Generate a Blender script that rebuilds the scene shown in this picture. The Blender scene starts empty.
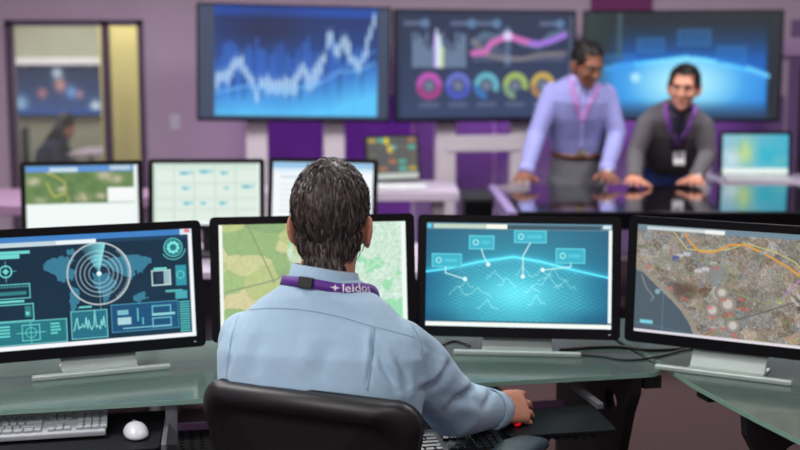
import bpy, bmesh, math, random
import numpy as np
from mathutils import Vector, Matrix, Quaternion
from mathutils.bvhtree import BVHTree

random.seed(7); np.random.seed(7)
PI = math.pi
scene = bpy.context.scene
C = bpy.data.collections.new('scene'); scene.collection.children.link(C)

# ------------------------------------------------------------------ camera
CAM_H, FPX = 1.55, 1200.0
PITCH = math.atan(165 / FPX)
cam_d = bpy.data.cameras.new('camera'); cam = bpy.data.objects.new('camera', cam_d); C.objects.link(cam)
cam.location = (0, 0, CAM_H); cam.rotation_euler = (PI/2 - PITCH, 0, 0)
cam_d.sensor_width = 36; cam_d.lens = FPX / 800 * 36; cam_d.clip_start = .05
cam_d.dof.use_dof = True; cam_d.dof.focus_distance = 2.78; cam_d.dof.aperture_fstop = 2.4
scene.camera = cam

# ------------------------------------------------------------------ world, exposure
world = bpy.data.worlds.new('world'); scene.world = world; world.use_nodes = True
world.node_tree.nodes['Background'].inputs[0].default_value = (.80, .76, .86, 1)
world.node_tree.nodes['Background'].inputs[1].default_value = .15
vs = scene.view_settings
vs.view_transform = 'Standard'; vs.look = 'None'; vs.exposure = 0; vs.gamma = 1; vs.use_curve_mapping = False

# ceiling luminaires of the room: (x, y, watts)
LUMINAIRES = [(-1.9, .3, 80), (.3, .3, 30), (2.3, .3, 9), (-1.9, 3.4, 58), (.3, 3.4, 15), (2.3, 3.4, 9),
              (-1.9, 6.3, 60), (.3, 6.3, 62), (2.3, 6.3, 62)]
LAMP_COL = (1.0, .965, .955)
CEIL = 2.9

# ------------------------------------------------------------------ helpers
def ray(px, py):
    u, v = (px - 400) / FPX, (py - 225) / FPX
    c, s = math.cos(PITCH), math.sin(PITCH)
    return Vector((u, c - v * s, -s - v * c))
def atZ(px, py, z):
    d = ray(px, py); return Vector((0, 0, CAM_H)) + d * ((z - CAM_H) / d.z)
def atY(px, py, Y):
    d = ray(px, py); return Vector((0, 0, CAM_H)) + d * (Y / d.y)

def lin(c):
    c = np.asarray(c, float)
    return np.where(c <= .04045, c / 12.92, ((c + .055) / 1.055) ** 2.4)
def rgb(r, g, b):
    l = lin(np.array([r, g, b]) / 255.0); return (float(l[0]), float(l[1]), float(l[2]), 1)

MATS = {}
def mat(name, col, rough=.5, metal=0, spec=.5, var=.08, scale=40, bump=0, bscale=200, alpha=1, coat=0, sheen=0, stretch=None, emit=None, estr=0, sss=0):
    """procedural principled material: the colour varies a little with noise, optional fine bump"""
    if name in MATS: return MATS[name]
    m = bpy.data.materials.new(name); m.use_nodes = True; MATS[name] = m
    nt = m.node_tree; n = nt.nodes; b = n['Principled BSDF']; L = nt.links
    tc = n.new('ShaderNodeTexCoord')
    src = tc.outputs['Object']
    if stretch:
        mp = n.new('ShaderNodeMapping'); mp.inputs['Scale'].default_value = stretch
        L.new(src, mp.inputs['Vector']); src = mp.outputs[0]
    c = rgb(*col)
    if var > 0:
        nz = n.new('ShaderNodeTexNoise'); nz.inputs['Scale'].default_value = scale; nz.inputs['Detail'].default_value = 4
        L.new(src, nz.inputs['Vector'])
        rp = n.new('ShaderNodeValToRGB')
        rp.color_ramp.elements[0].position = .3; rp.color_ramp.elements[1].position = .7
        rp.color_ramp.elements[0].color = tuple(x * (1 - var) for x in c[:3]) + (1,)
        rp.color_ramp.elements[1].color = tuple(min(1, x * (1 + var)) for x in c[:3]) + (1,)
        L.new(nz.outputs['Fac'], rp.inputs[0]); L.new(rp.outputs[0], b.inputs['Base Color'])
    else:
        b.inputs['Base Color'].default_value = c
    b.inputs['Roughness'].default_value = rough; b.inputs['Metallic'].default_value = metal
    b.inputs['Specular IOR Level'].default_value = spec
    b.inputs['Alpha'].default_value = alpha
    b.inputs['Coat Weight'].default_value = coat; b.inputs['Coat Roughness'].default_value = .08
    b.inputs['Sheen Weight'].default_value = sheen
    if sss:
        b.inputs['Subsurface Weight'].default_value = sss; b.inputs['Subsurface Radius'].default_value = (.012, .005, .003)
    if bump:
        nb = n.new('ShaderNodeTexNoise'); nb.inputs['Scale'].default_value = bscale; nb.inputs['Detail'].default_value = 3
        L.new(src, nb.inputs['Vector'])
        bp = n.new('ShaderNodeBump'); bp.inputs['Strength'].default_value = bump; bp.inputs['Distance'].default_value = .002
        L.new(nb.outputs['Fac'], bp.inputs['Height']); L.new(bp.outputs[0], b.inputs['Normal'])
    if emit:
        b.inputs['Emission Color'].default_value = rgb(*emit); b.inputs['Emission Strength'].default_value = estr
    return m

def screen_mat(name='screen_picture', rough=.3, strength=1.0):
    if name in MATS: return MATS[name]
    m = bpy.data.materials.new(name); m.use_nodes = True; MATS[name] = m
    nt = m.node_tree; n = nt.nodes; b = n['Principled BSDF']
    b.inputs['Base Color'].default_value = (.006, .007, .009, 1); b.inputs['Roughness'].default_value = rough
    b.inputs['Specular IOR Level'].default_value = .35
    at = n.new('ShaderNodeAttribute'); at.attribute_name = 'picture'
    nt.links.new(at.outputs['Color'], b.inputs['Emission Color']); b.inputs['Emission Strength'].default_value = strength
    return m

class MB:
    """collects shapes; build() links them as ONE mesh object"""
    def __init__(s): s.v = []; s.f = []
    def add(s, vs, fs):
        o = len(s.v); s.v += [tuple(v) for v in vs]; s.f += [tuple(i + o for i in f) for f in fs]; return s
    def bm(s, bm, M=None):
        bm.verts.ensure_lookup_table()
        for i, v in enumerate(bm.verts): v.index = i
        vs = [(M @ v.co) if M else v.co.copy() for v in bm.verts]
        s.add(vs, [[v.index for v in f.verts] for f in bm.faces]); bm.free(); return s
    def box(s, c, d, bev=0, M=None, seg=2):
        bm = bmesh.new(); bmesh.ops.create_cube(bm, size=1)
        for v in bm.verts: v.co = Vector((v.co.x * d[0], v.co.y * d[1], v.co.z * d[2]))
        if bev: bmesh.ops.bevel(bm, geom=bm.edges[:], offset=min(bev, min(d) * .49), segments=seg, profile=.5, affect='EDGES')
        T = Matrix.Translation(c)
        return s.bm(bm, (M @ T) if M else T)
    def cyl(s, a, b, r0, r1=None, n=16):
        r1 = r0 if r1 is None else r1
        a, b = Vector(a), Vector(b); d = (b - a).normalized(); x = d.orthogonal().normalized(); y = d.cross(x)
        vs = []; 
        for k in range(n):
            t = 2*PI*k/n; e = x*math.cos(t) + y*math.sin(t); vs += [a + e*r0, b + e*r1]
        fs = [(2*k, 2*((k+1) % n), 2*((k+1) % n)+1, 2*k+1) for k in range(n)]
        fs += [tuple(2*k for k in reversed(range(n))), tuple(2*k+1 for k in range(n))]
        return s.add(vs, fs)
    def tube(s, pts, r, n=8):
        v, f = tube(pts, [r if not hasattr(r, '__len__') else r[i] for i in range(len(pts))], n, cap=False); return s.add(v, f)
    def prism(s, poly, z0, z1, M=None, bev=0):
        """polygon in xy pulled from z0 to z1"""
        bm = bmesh.new(); vs = [bm.verts.new((p[0], p[1], z0)) for p in poly]
        f = bm.faces.new(vs); bm.normal_update()
        r = bmesh.ops.extrude_face_region(bm, geom=[f])
        for e in r['geom']:
            if isinstance(e, bmesh.types.BMVert): e.co.z = z1
        bmesh.ops.recalc_face_normals(bm, faces=bm.faces[:])
        if bev: bmesh.ops.bevel(bm, geom=[e for e in bm.edges if abs(e.verts[0].co.z - e.verts[1].co.z) < 1e-6], offset=bev, segments=2, profile=.5, affect='EDGES')
        return s.bm(bm, M)
    def sph(s, c, r, n=16, m=10, M=None):
        r = (r, r, r) if not hasattr(r, '__len__') else r
        v, f = ellipsoid(c, r, n, m)
        return s.add([M @ Vector(p) for p in v] if M else v, f)
    def build(s, name, material, parent=None, smooth=False, angle=None):
        me = bpy.data.meshes.new(name); me.from_pydata(s.v, [], s.f); me.update()
        me.materials.append(material)
        if smooth: 
            me.polygons.foreach_set('use_smooth', [True] * len(me.polygons))
            if angle: me.set_sharp_from_angle(angle=angle)
        return link(name, me, parent)

def link(name, me, parent=None):
    o = bpy.data.objects.new(name, me); C.objects.link(o)
    if parent: o.parent = parent
    return o
def tag(o, label=None, cat=None, group=None, kind=None):
    if label: o['label'] = label
    if cat: o['category'] = cat
    if group: o['group'] = group
    if kind: o['kind'] = kind
    return o
def thing(name, label, cat, loc=(0, 0, 0), rz=0, group=None):
    o = bpy.data.objects.new(name, None); C.objects.link(o)
    o.empty_display_size = .1; o.location = loc; o.rotation_euler = (0, 0, rz)
    return tag(o, label, cat, group)
def copy_tree(o, parent=None):
    c = o.copy(); C.objects.link(c); c.parent = parent
    for ch in list(o.children): copy_tree(ch, c)
    return c
def struct(name, mb, m, parent=None):
    o = mb.build(name, m, parent)
    if not parent: o['kind'] = 'structure'
    return o

def ellipsoid(c, r, n=16, m=10):
    vs = [(c[0], c[1], c[2] + r[2])]; fs = []
    for i in range(1, m):
        t = PI * i / m
        for k in range(n):
            a = 2*PI*k/n; vs.append((c[0] + r[0]*math.sin(t)*math.cos(a), c[1] + r[1]*math.sin(t)*math.sin(a), c[2] + r[2]*math.cos(t)))
    vs.append((c[0], c[1], c[2] - r[2])); last = len(vs) - 1
    for k in range(n): fs.append((0, 1 + k, 1 + (k+1) % n))
    for i in range(m - 2):
        for k in range(n):
            a = 1 + i*n + k; b = 1 + i*n + (k+1) % n; fs.append((a, a + n, b + n, b))
    for k in range(n): fs.append((last, 1 + (m-2)*n + (k+1) % n, 1 + (m-2)*n + k))
    return vs, fs
def tube(pts, rad, n=16, hint=None, cap=True, power=2.0, square=None):
    """closed tube along pts; rad: r or (ra, rb), ra measured along hint"""
    P = [Vector(p) for p in pts]; R = [(r, r) if not hasattr(r, '__len__') else tuple(r) for r in rad]
    def tang(i):
        if i == 0: return (P[1] - P[0]).normalized()
        if i == len(P) - 1: return (P[-1] - P[-2]).normalized()
        return ((P[i+1] - P[i]).normalized() + (P[i] - P[i-1]).normalized()).normalized()
    T = [tang(i) for i in range(len(P))]
    h = Vector(hint) if hint is not None else T[0].orthogonal()
    fr = []
    for i in range(len(P)):
        x = (h - T[i] * h.dot(T[i])).normalized(); y = T[i].cross(x); fr.append((x, y))
        if hint is None: h = x
    rings = [(P[i], fr[i], R[i]) for i in range(len(P))]
    if cap:
        pre = []; post = []
        for k in (1, 2):
            a = k * PI / 6
            m0 = min(R[0]); m1 = min(R[-1])
            pre.insert(0, (P[0] - T[0]*m0*math.sin(a), fr[0], (R[0][0]*math.cos(a), R[0][1]*math.cos(a))))
            post.append((P[-1] + T[-1]*m1*math.sin(a), fr[-1], (R[-1][0]*math.cos(a), R[-1][1]*math.cos(a))))
        rings = (pre if cap in (True, 'start') else []) + rings + (post if cap in (True, 'end') else [])
    vs = []; fs = []
    for (p, (x, y), (ra, rb)) in rings:
        for k in range(n):
            t = 2*PI*k/n; c, s = math.cos(t), math.sin(t)
            if power != 2.0:
                c = math.copysign(abs(c) ** (2/power), c); s = math.copysign(abs(s) ** (2/power), s)
            vs.append(p + x*ra*c + y*rb*s)
    for i in range(len(rings) - 1):
        for k in range(n):
            a = i*n + k; b = i*n + (k+1) % n; fs.append((a, b, b + n, a + n))
    fs.append(tuple(reversed(range(n)))); fs.append(tuple(range(len(vs) - n, len(vs))))
    return vs, fs
def fuse(shapes, voxel=.005, smooth=4, factor=.5):
    """shapes (verts, faces) melted into one continuous surface"""
    mb = MB()
    for v, f in shapes: mb.add(v, f)
    me = bpy.data.meshes.new('tmp'); me.from_pydata(mb.v, [], mb.f); me.update()
    bm = bmesh.new(); bm.from_mesh(me); bmesh.ops.recalc_face_normals(bm, faces=bm.faces[:]); bm.to_mesh(me); bm.free()
    o = bpy.data.objects.new('tmp', me); C.objects.link(o)
    r = o.modifiers.new('r', 'REMESH'); r.mode = 'VOXEL'; r.voxel_size = voxel; r.use_smooth_shade = True
    if smooth: s = o.modifiers.new('s', 'SMOOTH'); s.factor = factor; s.iterations = smooth
    dg = bpy.context.evaluated_depsgraph_get(); dg.update()
    out = bpy.data.meshes.new_from_object(o.evaluated_get(dg))
    bpy.data.objects.remove(o); bpy.data.meshes.remove(me)
    return out
def mesh_np(me):
    v = np.empty(len(me.vertices) * 3, np.float32); me.vertices.foreach_get('co', v)
    n = np.empty(len(me.vertices) * 3, np.float32); me.vertices.foreach_get('normal', n)
    return v.reshape(-1, 3).astype(float), n.reshape(-1, 3).astype(float)
def set_co(me, v): me.vertices.foreach_set('co', np.asarray(v, np.float32).ravel()); me.update()
def smooth_me(me): me.polygons.foreach_set('use_smooth', [True] * len(me.polygons)); me.update()
def join_meshes(a, b):
    bm = bmesh.new(); bm.from_mesh(a); bm.from_mesh(b); bm.to_mesh(a); bm.free(); bpy.data.meshes.remove(b); smooth_me(a); return a

# ------------------------------------------------------------------ pictures on the screens (colour per mesh point)
def vnoise(x, y, seed=0):
    xi, yi = np.floor(x).astype(int), np.floor(y).astype(int); xf, yf = x - xi, y - yi
    def h(a, b):
        k = np.sin(a * 127.1 + b * 311.7 + seed * 74.7) * 43758.5453; return k - np.floor(k)
    u, v = xf*xf*(3-2*xf), yf*yf*(3-2*yf)
    return (h(xi, yi)*(1-u) + h(xi+1, yi)*u)*(1-v) + (h(xi, yi+1)*(1-u) + h(xi+1, yi+1)*u)*v
def fbm(x, y, seed=0, o=4):
    s = 0; a = .5; t = 0
    for i in range(o): s = s + a*vnoise(x*2**i, y*2**i, seed + i); t += a; a *= .5
    return s / t
class Cv:
    """canvas of 160 x 90 units, y downwards, sRGB 0..255 colours"""
    def __init__(s, w, h, bg=(0, 0, 0)):
        s.w, s.h = w, h
        s.X, s.Y = np.meshgrid(np.linspace(0, 160, w), np.linspace(0, 90, h))
        s.a = np.ones((h, w, 3)) * np.array(bg, float); s.aa = 160 / w
    def mix(s, m, col, al=1.0):
        m = np.clip(m, 0, 1)[..., None] * al; s.a = s.a*(1-m) + np.array(col, float)*m
    def glow(s, m, col): s.a = s.a + np.clip(m, 0, 5)[..., None] * np.array(col, float)
    def rect(s, x0, y0, x1, y1, col, al=1):
        e = s.aa
        m = np.clip((s.X-x0)/e+.5, 0, 1)*np.clip((x1-s.X)/e+.5, 0, 1)*np.clip((s.Y-y0)/e+.5, 0, 1)*np.clip((y1-s.Y)/e+.5, 0, 1)
        s.mix(m, col, al)
    def frame(s, x0, y0, x1, y1, col, w=.7, al=1):
        s.rect(x0, y0, x1, y0+w, col, al); s.rect(x0, y1-w, x1, y1, col, al); s.rect(x0, y0, x0+w, y1, col, al); s.rect(x1-w, y0, x1, y1, col, al)
    def disc(s, x, y, r, col, al=1, ry=None):
        ry = ry or r; d = np.hypot((s.X-x), (s.Y-y)*r/ry); s.mix((r-d)/s.aa+.5, col, al)
    def ring(s, x, y, r, w, col, al=1, a0=None, a1=None):
        d = np.abs(np.hypot(s.X-x, s.Y-y) - r); m = np.clip((w/2-d)/s.aa+.5, 0, 1)
        if a0 is not None:
            t = (np.degrees(np.arctan2(s.X-x, -(s.Y-y))) - a0) % 360; m = m * (t <= (a1-a0))
        s.mix(m, col, al)
    def line(s, pts, w, col, al=1):
        D = np.full(s.X.shape, 1e9)
        for (ax, ay), (bx, by) in zip(pts[:-1], pts[1:]):
            dx, dy = bx-ax, by-ay; t = np.clip(((s.X-ax)*dx+(s.Y-ay)*dy)/max(dx*dx+dy*dy, 1e-9), 0, 1)
            D = np.minimum(D, np.hypot(s.X-ax-t*dx, s.Y-ay-t*dy))
        s.mix((w/2-D)/s.aa+.5, col, al); return D
    def poly(s, pts, col, al=1):
        ins = np.zeros(s.X.shape, bool); j = len(pts)-1
        for i in range(len(pts)):
            (xi, yi), (xj, yj) = pts[i], pts[j]
            if yi != yj: ins ^= ((yi > s.Y) != (yj > s.Y)) & (s.X < (xj-xi)*(s.Y-yi)/(yj-yi)+xi)
            j = i
        s.mix(ins.astype(float), col, al); return ins
    def mesh(s, name, W, H, parent, strength=1.0, matname='screen_picture'):
        """a sheet W x H in the local xz plane, facing -y, centred on the origin"""
        w, h = s.w, s.h
        gx, gz = np.meshgrid(np.linspace(-W/2, W/2, w), np.linspace(H/2, -H/2, h))
        co = np.stack([gx, np.zeros_like(gx), gz], -1).reshape(-1, 3)
        i = np.arange(w*h).reshape(h, w)
        q = np.stack([i[:-1, :-1], i[1:, :-1], i[1:, 1:], i[:-1, 1:]], -1).reshape(-1, 4)
        me = bpy.data.meshes.new(name)
        me.vertices.add(len(co)); me.vertices.foreach_set('co', co.astype(np.float32).ravel())
        me.loops.add(q.size); me.loops.foreach_set('vertex_index', q.ravel().astype(np.int32))
        me.polygons.add(len(q)); me.polygons.foreach_set('loop_start', np.arange(0, q.size, 4, dtype=np.int32))
        me.update(calc_edges=True)
        at = me.attributes.new('picture', 'FLOAT_COLOR', 'POINT')
        c = np.ones((w*h, 4), np.float32); c[:, :3] = lin(np.clip(s.a, 0, 255)/255).reshape(-1, 3)
        at.data.foreach_set('color', c.ravel())
        me.materials.append(screen_mat(matname, strength=strength))
        return link(name, me, parent)
# ------------------------------------------------------------------ the pictures
def pic_radar():
    c = Cv(288, 162, (7, 38, 58)); X, Y = c.X, c.Y
    c.mix(np.clip(fbm(X/30, Y/30, 3)*.6, 0, 1), (14, 62, 84), .8)
    for g in range(0, 160, 5): c.rect(g, 0, g+.25, 90, (30, 80, 100), .25)
    # header of the window
    c.rect(0, 0, 160, 5, (62, 128, 196)); c.rect(150, 0, 160, 5, (220, 225, 235)); c.rect(154, 0.5, 158, 3, (225, 120, 110))
    c.rect(2, 4.5, 50, 8.2, (196, 214, 222)); c.rect(50, 4.5, 82, 8, (238, 246, 248)); c.rect(82, 5, 156, 8, (24, 62, 92))
    # continents
    land = (70, 150, 178)
    conts = [[(40,22),(47,18),(58,17),(64,21),(60,26),(66,31),(62,37),(58,35),(55,40),(50,34),(46,30),(41,27)],
             [(60,42),(66,44),(68,50),(64,60),(61,66),(59,56)],
             [(76,20),(84,17),(88,22),(96,20),(108,18),(120,20),(127,24),(122,29),(118,35),(112,33),(108,39),(102,34),(96,32),(88,27),(80,28)],
             [(78,33),(90,33),(96,40),(92,52),(87,58),(83,48),(78,42)], [(109,53),(118,50),(122,55),(117,59),(110,58)], [(58,12),(66,12),(64,17),(60,17)]]
    jx = X + (fbm(X/3, Y/3, 5)-.5)*5; jy = Y + (fbm(X/3, Y/3, 9)-.5)*5
    X0, Y0 = c.X, c.Y; c.X, c.Y = jx, jy
    for p in conts: c.poly(p, land, .75)
    c.X, c.Y = X0, Y0
    # radar rings and sweep
    cx, cy = 83, 33
    for r, w in ((8, .8), (11.5, .8), (15, .9), (18.5, .8)): c.ring(cx, cy, r, w, (190, 205, 210), .8)
    c.ring(cx, cy, 25, 1.3, (200, 205, 208), .95)
    for k in range(40, 150, 5):
        t = math.radians(k); c.line([(cx+23*math.sin(t), cy-23*math.cos(t)), (cx+25.5*math.sin(t), cy-25.5*math.cos(t))], .6, (215, 225, 228))
    t = np.degrees(np.arctan2(X-cx, -(Y-cy))); d = np.hypot(X-cx, Y-cy)
    m = (t > -33) & (t < 14) & (d < 25); c.mix(m * np.clip((t+45)/60, .2, 1), (150, 236, 240), .95)
    c.disc(cx, cy, 2, (235, 250, 250)); c.line([(cx, cy), (cx, 62)], .5, (160, 220, 225), .7)
    # left column
    cy_, te = (110, 216, 208), (46, 128, 132)
    c.rect(3, 11, 30, 13.5, cy_); c.rect(3, 13.5, 22, 17, cy_); c.rect(1, 10, 1.8, 24, cy_)
    c.ring(11, 27, 4.5, 1.2, cy_); c.disc(11, 27, 2, cy_); c.line([(3, 27), (19, 27)], .5, cy_); c.line([(11, 19), (11, 35)], .5, cy_)
    c.frame(0, 37, 29, 49, cy_, .8); 
    for k in range(1, 28, 2): c.rect(k, 38.5, k+.9, 40, cy_, .8)
    c.rect(1, 43, 26, 46, te); c.rect(0, 50, 24, 52, cy_); c.frame(0, 53, 31, 67, cy_, .9); c.rect(24, 55, 29, 64, te); c.disc(26, 61, 1.5, cy_)
    # lower panels
    def panel(x0, y0, x1, y1, bg):
        c.rect(x0, y0, x1, y1, bg); c.frame(x0, y0, x1, y1, (120, 205, 205), .8)
        for k in np.arange(x0+2, x1, 2): c.rect(k, y0, k+.25, y1, (90, 180, 185), .35)
        for k in np.arange(y0+2, y1, 2): c.rect(x0, k, x1, k+.25, (90, 180, 185), .35)
    panel(0, 67, 56, 86, (24, 110, 122)); c.frame(21, 70, 35, 83, cy_, .7); c.ring(28, 76.5, 4, .6, cy_); c.line([(28, 68), (28, 85)], .6, cy_); c.line([(17, 76.5), (39, 76.5)], .6, cy_)
    for yy in (70, 72.5, 75, 77.5): c.rect(3, yy, 12, yy+1.4, cy_); c.rect(43, yy, 51-(yy % 3), yy+1.4, cy_)
    panel(59, 62, 88, 85, (26, 104, 126))
    w = [(61+k, 78-abs(math.sin(k*.9))*3-(9 if k % 7 == 3 else 0)-(5 if k % 5 == 2 else 0)) for k in range(26)]; c.line(w, .8, (150, 230, 225))
    c.rect(66, 58.5, 76, 60, cy_)
    c.rect(91, 59, 146, 82, (22, 78, 120)); c.frame(91, 59, 146, 82, (80, 160, 190), .6)
    c.rect(96, 64, 105, 68, (120, 190, 200)); c.rect(96, 70, 107, 76, (170, 215, 220)); c.rect(112, 63, 113, 74, cy_); c.rect(116, 71, 117, 77, cy_)
    for yy in (64, 74): c.frame(124, yy-2, 140, yy+6, (110, 195, 205), 1)
    c.rect(124, 68.5, 143, 70.5, (150, 215, 220)); c.rect(100, 78.5, 140, 79.6, (120, 190, 205))
    # right column
    c.disc(144, 15, 7, (30, 120, 130)); c.ring(144, 15, 7.5, .8, cy_); 
    for k in range(9): c.disc(144+4*math.sin(k*.7), 15+4*math.cos(k*.7), 1.4, (130, 235, 225))
    c.ring(144, 15, 10, 1, cy_, .8, 100, 240)
    c.frame(125, 33, 141, 46, (200, 225, 225), 1.1); c.rect(127, 31, 138, 33, cy_); c.rect(135, 34, 141, 45, (190, 220, 220), .8); c.rect(129, 36, 134, 43, (40, 50, 80))
    c.rect(145, 30, 154, 47, (46, 150, 165)); c.ring(149, 38, 3, .8, cy_); c.rect(136, 50, 150, 52, cy_, .8); c.rect(144, 51, 154, 58, (70, 170, 180))
    for yy in np.arange(60, 86, 2): c.rect(147, yy, 155.5, yy+1.3, (84, 190, 190))
    c.rect(156.6, 4, 160, 90, (245, 248, 250)); c.rect(0, 86.4, 160, 90, (246, 248, 250))
    return c
def voro(X, Y, n, seed, x0=0, x1=160, y0=0, y1=90):
    r = np.random.RandomState(seed); P = np.stack([r.uniform(x0-10, x1+10, n), r.uniform(y0-10, y1+10, n)], 1)
    d1 = np.full(X.shape, 1e9); d2 = d1.copy(); idx = np.zeros(X.shape, int)
    for i, (px, py) in enumerate(P):
        d = np.hypot(X-px, Y-py); m = d < d1
        d2 = np.where(m, d1, np.minimum(d2, d)); idx = np.where(m, i, idx); d1 = np.where(m, d, d1)
    return idx, d2-d1
def pic_fields():
    c = Cv(288, 162); X, Y = c.X, c.Y
    xx = X*.9+Y*.25+(fbm(X/14, Y/14, 2)-.5)*12; yy = Y*.9-X*.2+(fbm(X/14, Y/14, 8)-.5)*12
    i, e = voro(xx*1.0, yy*1.3, 120, 4, 0, 180, -40, 140)
    r = np.random.RandomState(3)
    pal = np.array([(176, 190, 112), (148, 182, 104), (196, 200, 132), (134, 172, 100), (206, 198, 140), (160, 192, 120), (120, 160, 96)])
    c.a = pal[r.randint(0, 7, 140)][i].astype(float)
    c.a *= (.93+.14*fbm(X/2, Y/2, 12))[..., None]
    c.mix((.7-e)/1.0, (112, 138, 90), .6)
    # the town on the right
    tm = np.clip((X-(66+(fbm(X/10, Y/10, 20)-.5)*50+.0*Y))/12, 0, 1)
    t = fbm(X/1.6, Y/1.6, 31, 3); town = np.stack([150+90*t, 200+55*t, 170+70*t], -1)
    g = fbm(X/18, Y/18, 44); town = np.where((g > .56)[..., None], np.stack([138+0*t, 214+10*t, 164+0*t], -1), town)
    c.a = c.a*(1-tm[..., None]) + town*tm[..., None]
    for p in ([(100, 0), (128, 30), (160, 52)], [(110, 90), (128, 30)], [(60, 60), (120, 44), (160, 20)]): c.line(p, 1.0, (214, 232, 208), .8)
    for p in ([(24, 0), (34, 22), (46, 50)], [(0, 58), (46, 48), (70, 36)], [(0, 84), (30, 72), (52, 60)]): c.line(p, 1.3, (110, 128, 92), .8)
    c.a = c.a*.82 + 44
    c.rect(0, 0, 3, 90, (244, 250, 244)); c.rect(156, 0, 160, 90, (240, 250, 246)); c.rect(0, 87, 160, 90, (248, 250, 250))
    return c
def pic_terrain():
    c = Cv(288, 162); X, Y = c.X, c.Y
    d = np.hypot((X-80)/1.35, Y-58)
    k = np.clip(1-d/80, 0, 1)[..., None]
    c.a = np.array((26, 92, 126.))*(1-k)+np.array((58, 176, 196.))*k
    c.a = c.a*(1-.15*np.clip(1-Y/40, 0, 1)[..., None]) + np.array((20, 20, 20.))*np.clip(1-Y/40, 0, 1)[..., None]
    # dome horizon
    hy = np.interp(X, [0, 20, 45, 76, 100, 125, 160], [43, 40, 34, 29, 33, 39, 46.5])
    c.mix((Y > hy) * np.clip((Y-hy)/24, .25, 1), (56, 190, 208), .35)
    c.glow(np.exp(-np.abs(Y-hy)/.9)*.55, (120, 220, 230)); c.glow(np.exp(-np.abs(Y-hy)/4)*.2, (60, 160, 180))
    ins = Y > hy+1
    a1 = np.abs(((X*.55+(Y-29)*1.0+6*fbm(X/16, Y/16, 3)) % 3.2)-1.6); a2 = np.abs(((-X*.55+(Y-29)*1.0+6*fbm(X/16, Y/16, 6)) % 3.2)-1.6)
    c.mix(ins*np.clip(1-a1/.45, 0, 1), (140, 232, 238), .42); c.mix(ins*np.clip(1-a2/.45, 0, 1), (140, 232, 238), .42)
    c.mix(ins*np.clip((np.abs(X-80)-50)/30, 0, 1), (18, 96, 134), .75); c.mix(np.clip((Y-72)/18, 0, 1)*np.clip((np.abs(X-74)-24)/40, 0, 1), (12, 74, 110), .85)
    r = np.random.RandomState(5)
    for (x, y, s) in ((100, 42, 1.0), (110, 45, 1.4), (46, 60, 1.2), (60, 44, .8), (92, 56, .7), (35, 52, .7), (106, 50, 1.3), (70, 50, .8), (120, 52, 1.0), (84, 40, .7), (54, 70, 1.0), (96, 66, .8), (28, 58, .8)):
        p = [(x+(j-5)*1.9*s, y+r.uniform(-1, 1)*1.6-(4.5*s if j == 5 else 2*s if j in (4, 6) else 0)+abs(j-5)*.8) for j in range(11)]; c.line(p, .7, (170, 245, 248), .6)
    # spread of bright centre
    c.glow(np.exp(-((X-78)/30)**2-((Y-62)/16)**2)*.30, (130, 170, 170))
    # callouts
    for (x0, y0, x1, y1, pts) in ((5, 27, 31, 39, [(17, 39), (17, 44), (34, 49)]), (37, 11, 59, 23, [(48, 23), (50, 29), (54, 36)]),
                                  (76, 6, 104, 17, [(90, 17), (84, 28), (84, 46)]), (112, 21, 137, 34, [(125, 34), (125, 37), (101, 40)])):
        c.rect(x0, y0, x1, y1, (62, 190, 212), .85); c.frame(x0, y0, x1, y1, (110, 220, 232), .8)
        c.ring(x0+6, (y0+y1)/2, 2.2, .8, (190, 248, 248)); c.rect(x0+11, (y0+y1)/2-1.5, x1-4, (y0+y1)/2+1.5, (90, 206, 222), .8)
        c.line(pts, 1.0, (200, 246, 248)); c.disc(pts[-1][0], pts[-1][1], 1.8, (235, 255, 255))
    # window frame of the program
    c.rect(0, 0, 160, 6, (96, 132, 150)); c.disc(2.5, 3, 2, (90, 214, 240)); c.rect(6, 1.2, 70, 5, (196, 216, 196)); c.rect(52, 1.2, 70, 5, (250, 252, 240)); c.rect(70, 2, 150, 5, (58, 86, 98))
    c.rect(152, 1, 159, 4, (220, 235, 238)); c.rect(157, 5, 160, 90, (244, 250, 246)); c.rect(0, 86, 160, 90, (248, 252, 246)); c.rect(0, 84.8, 160, 86, (40, 90, 110))
    return c
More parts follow.
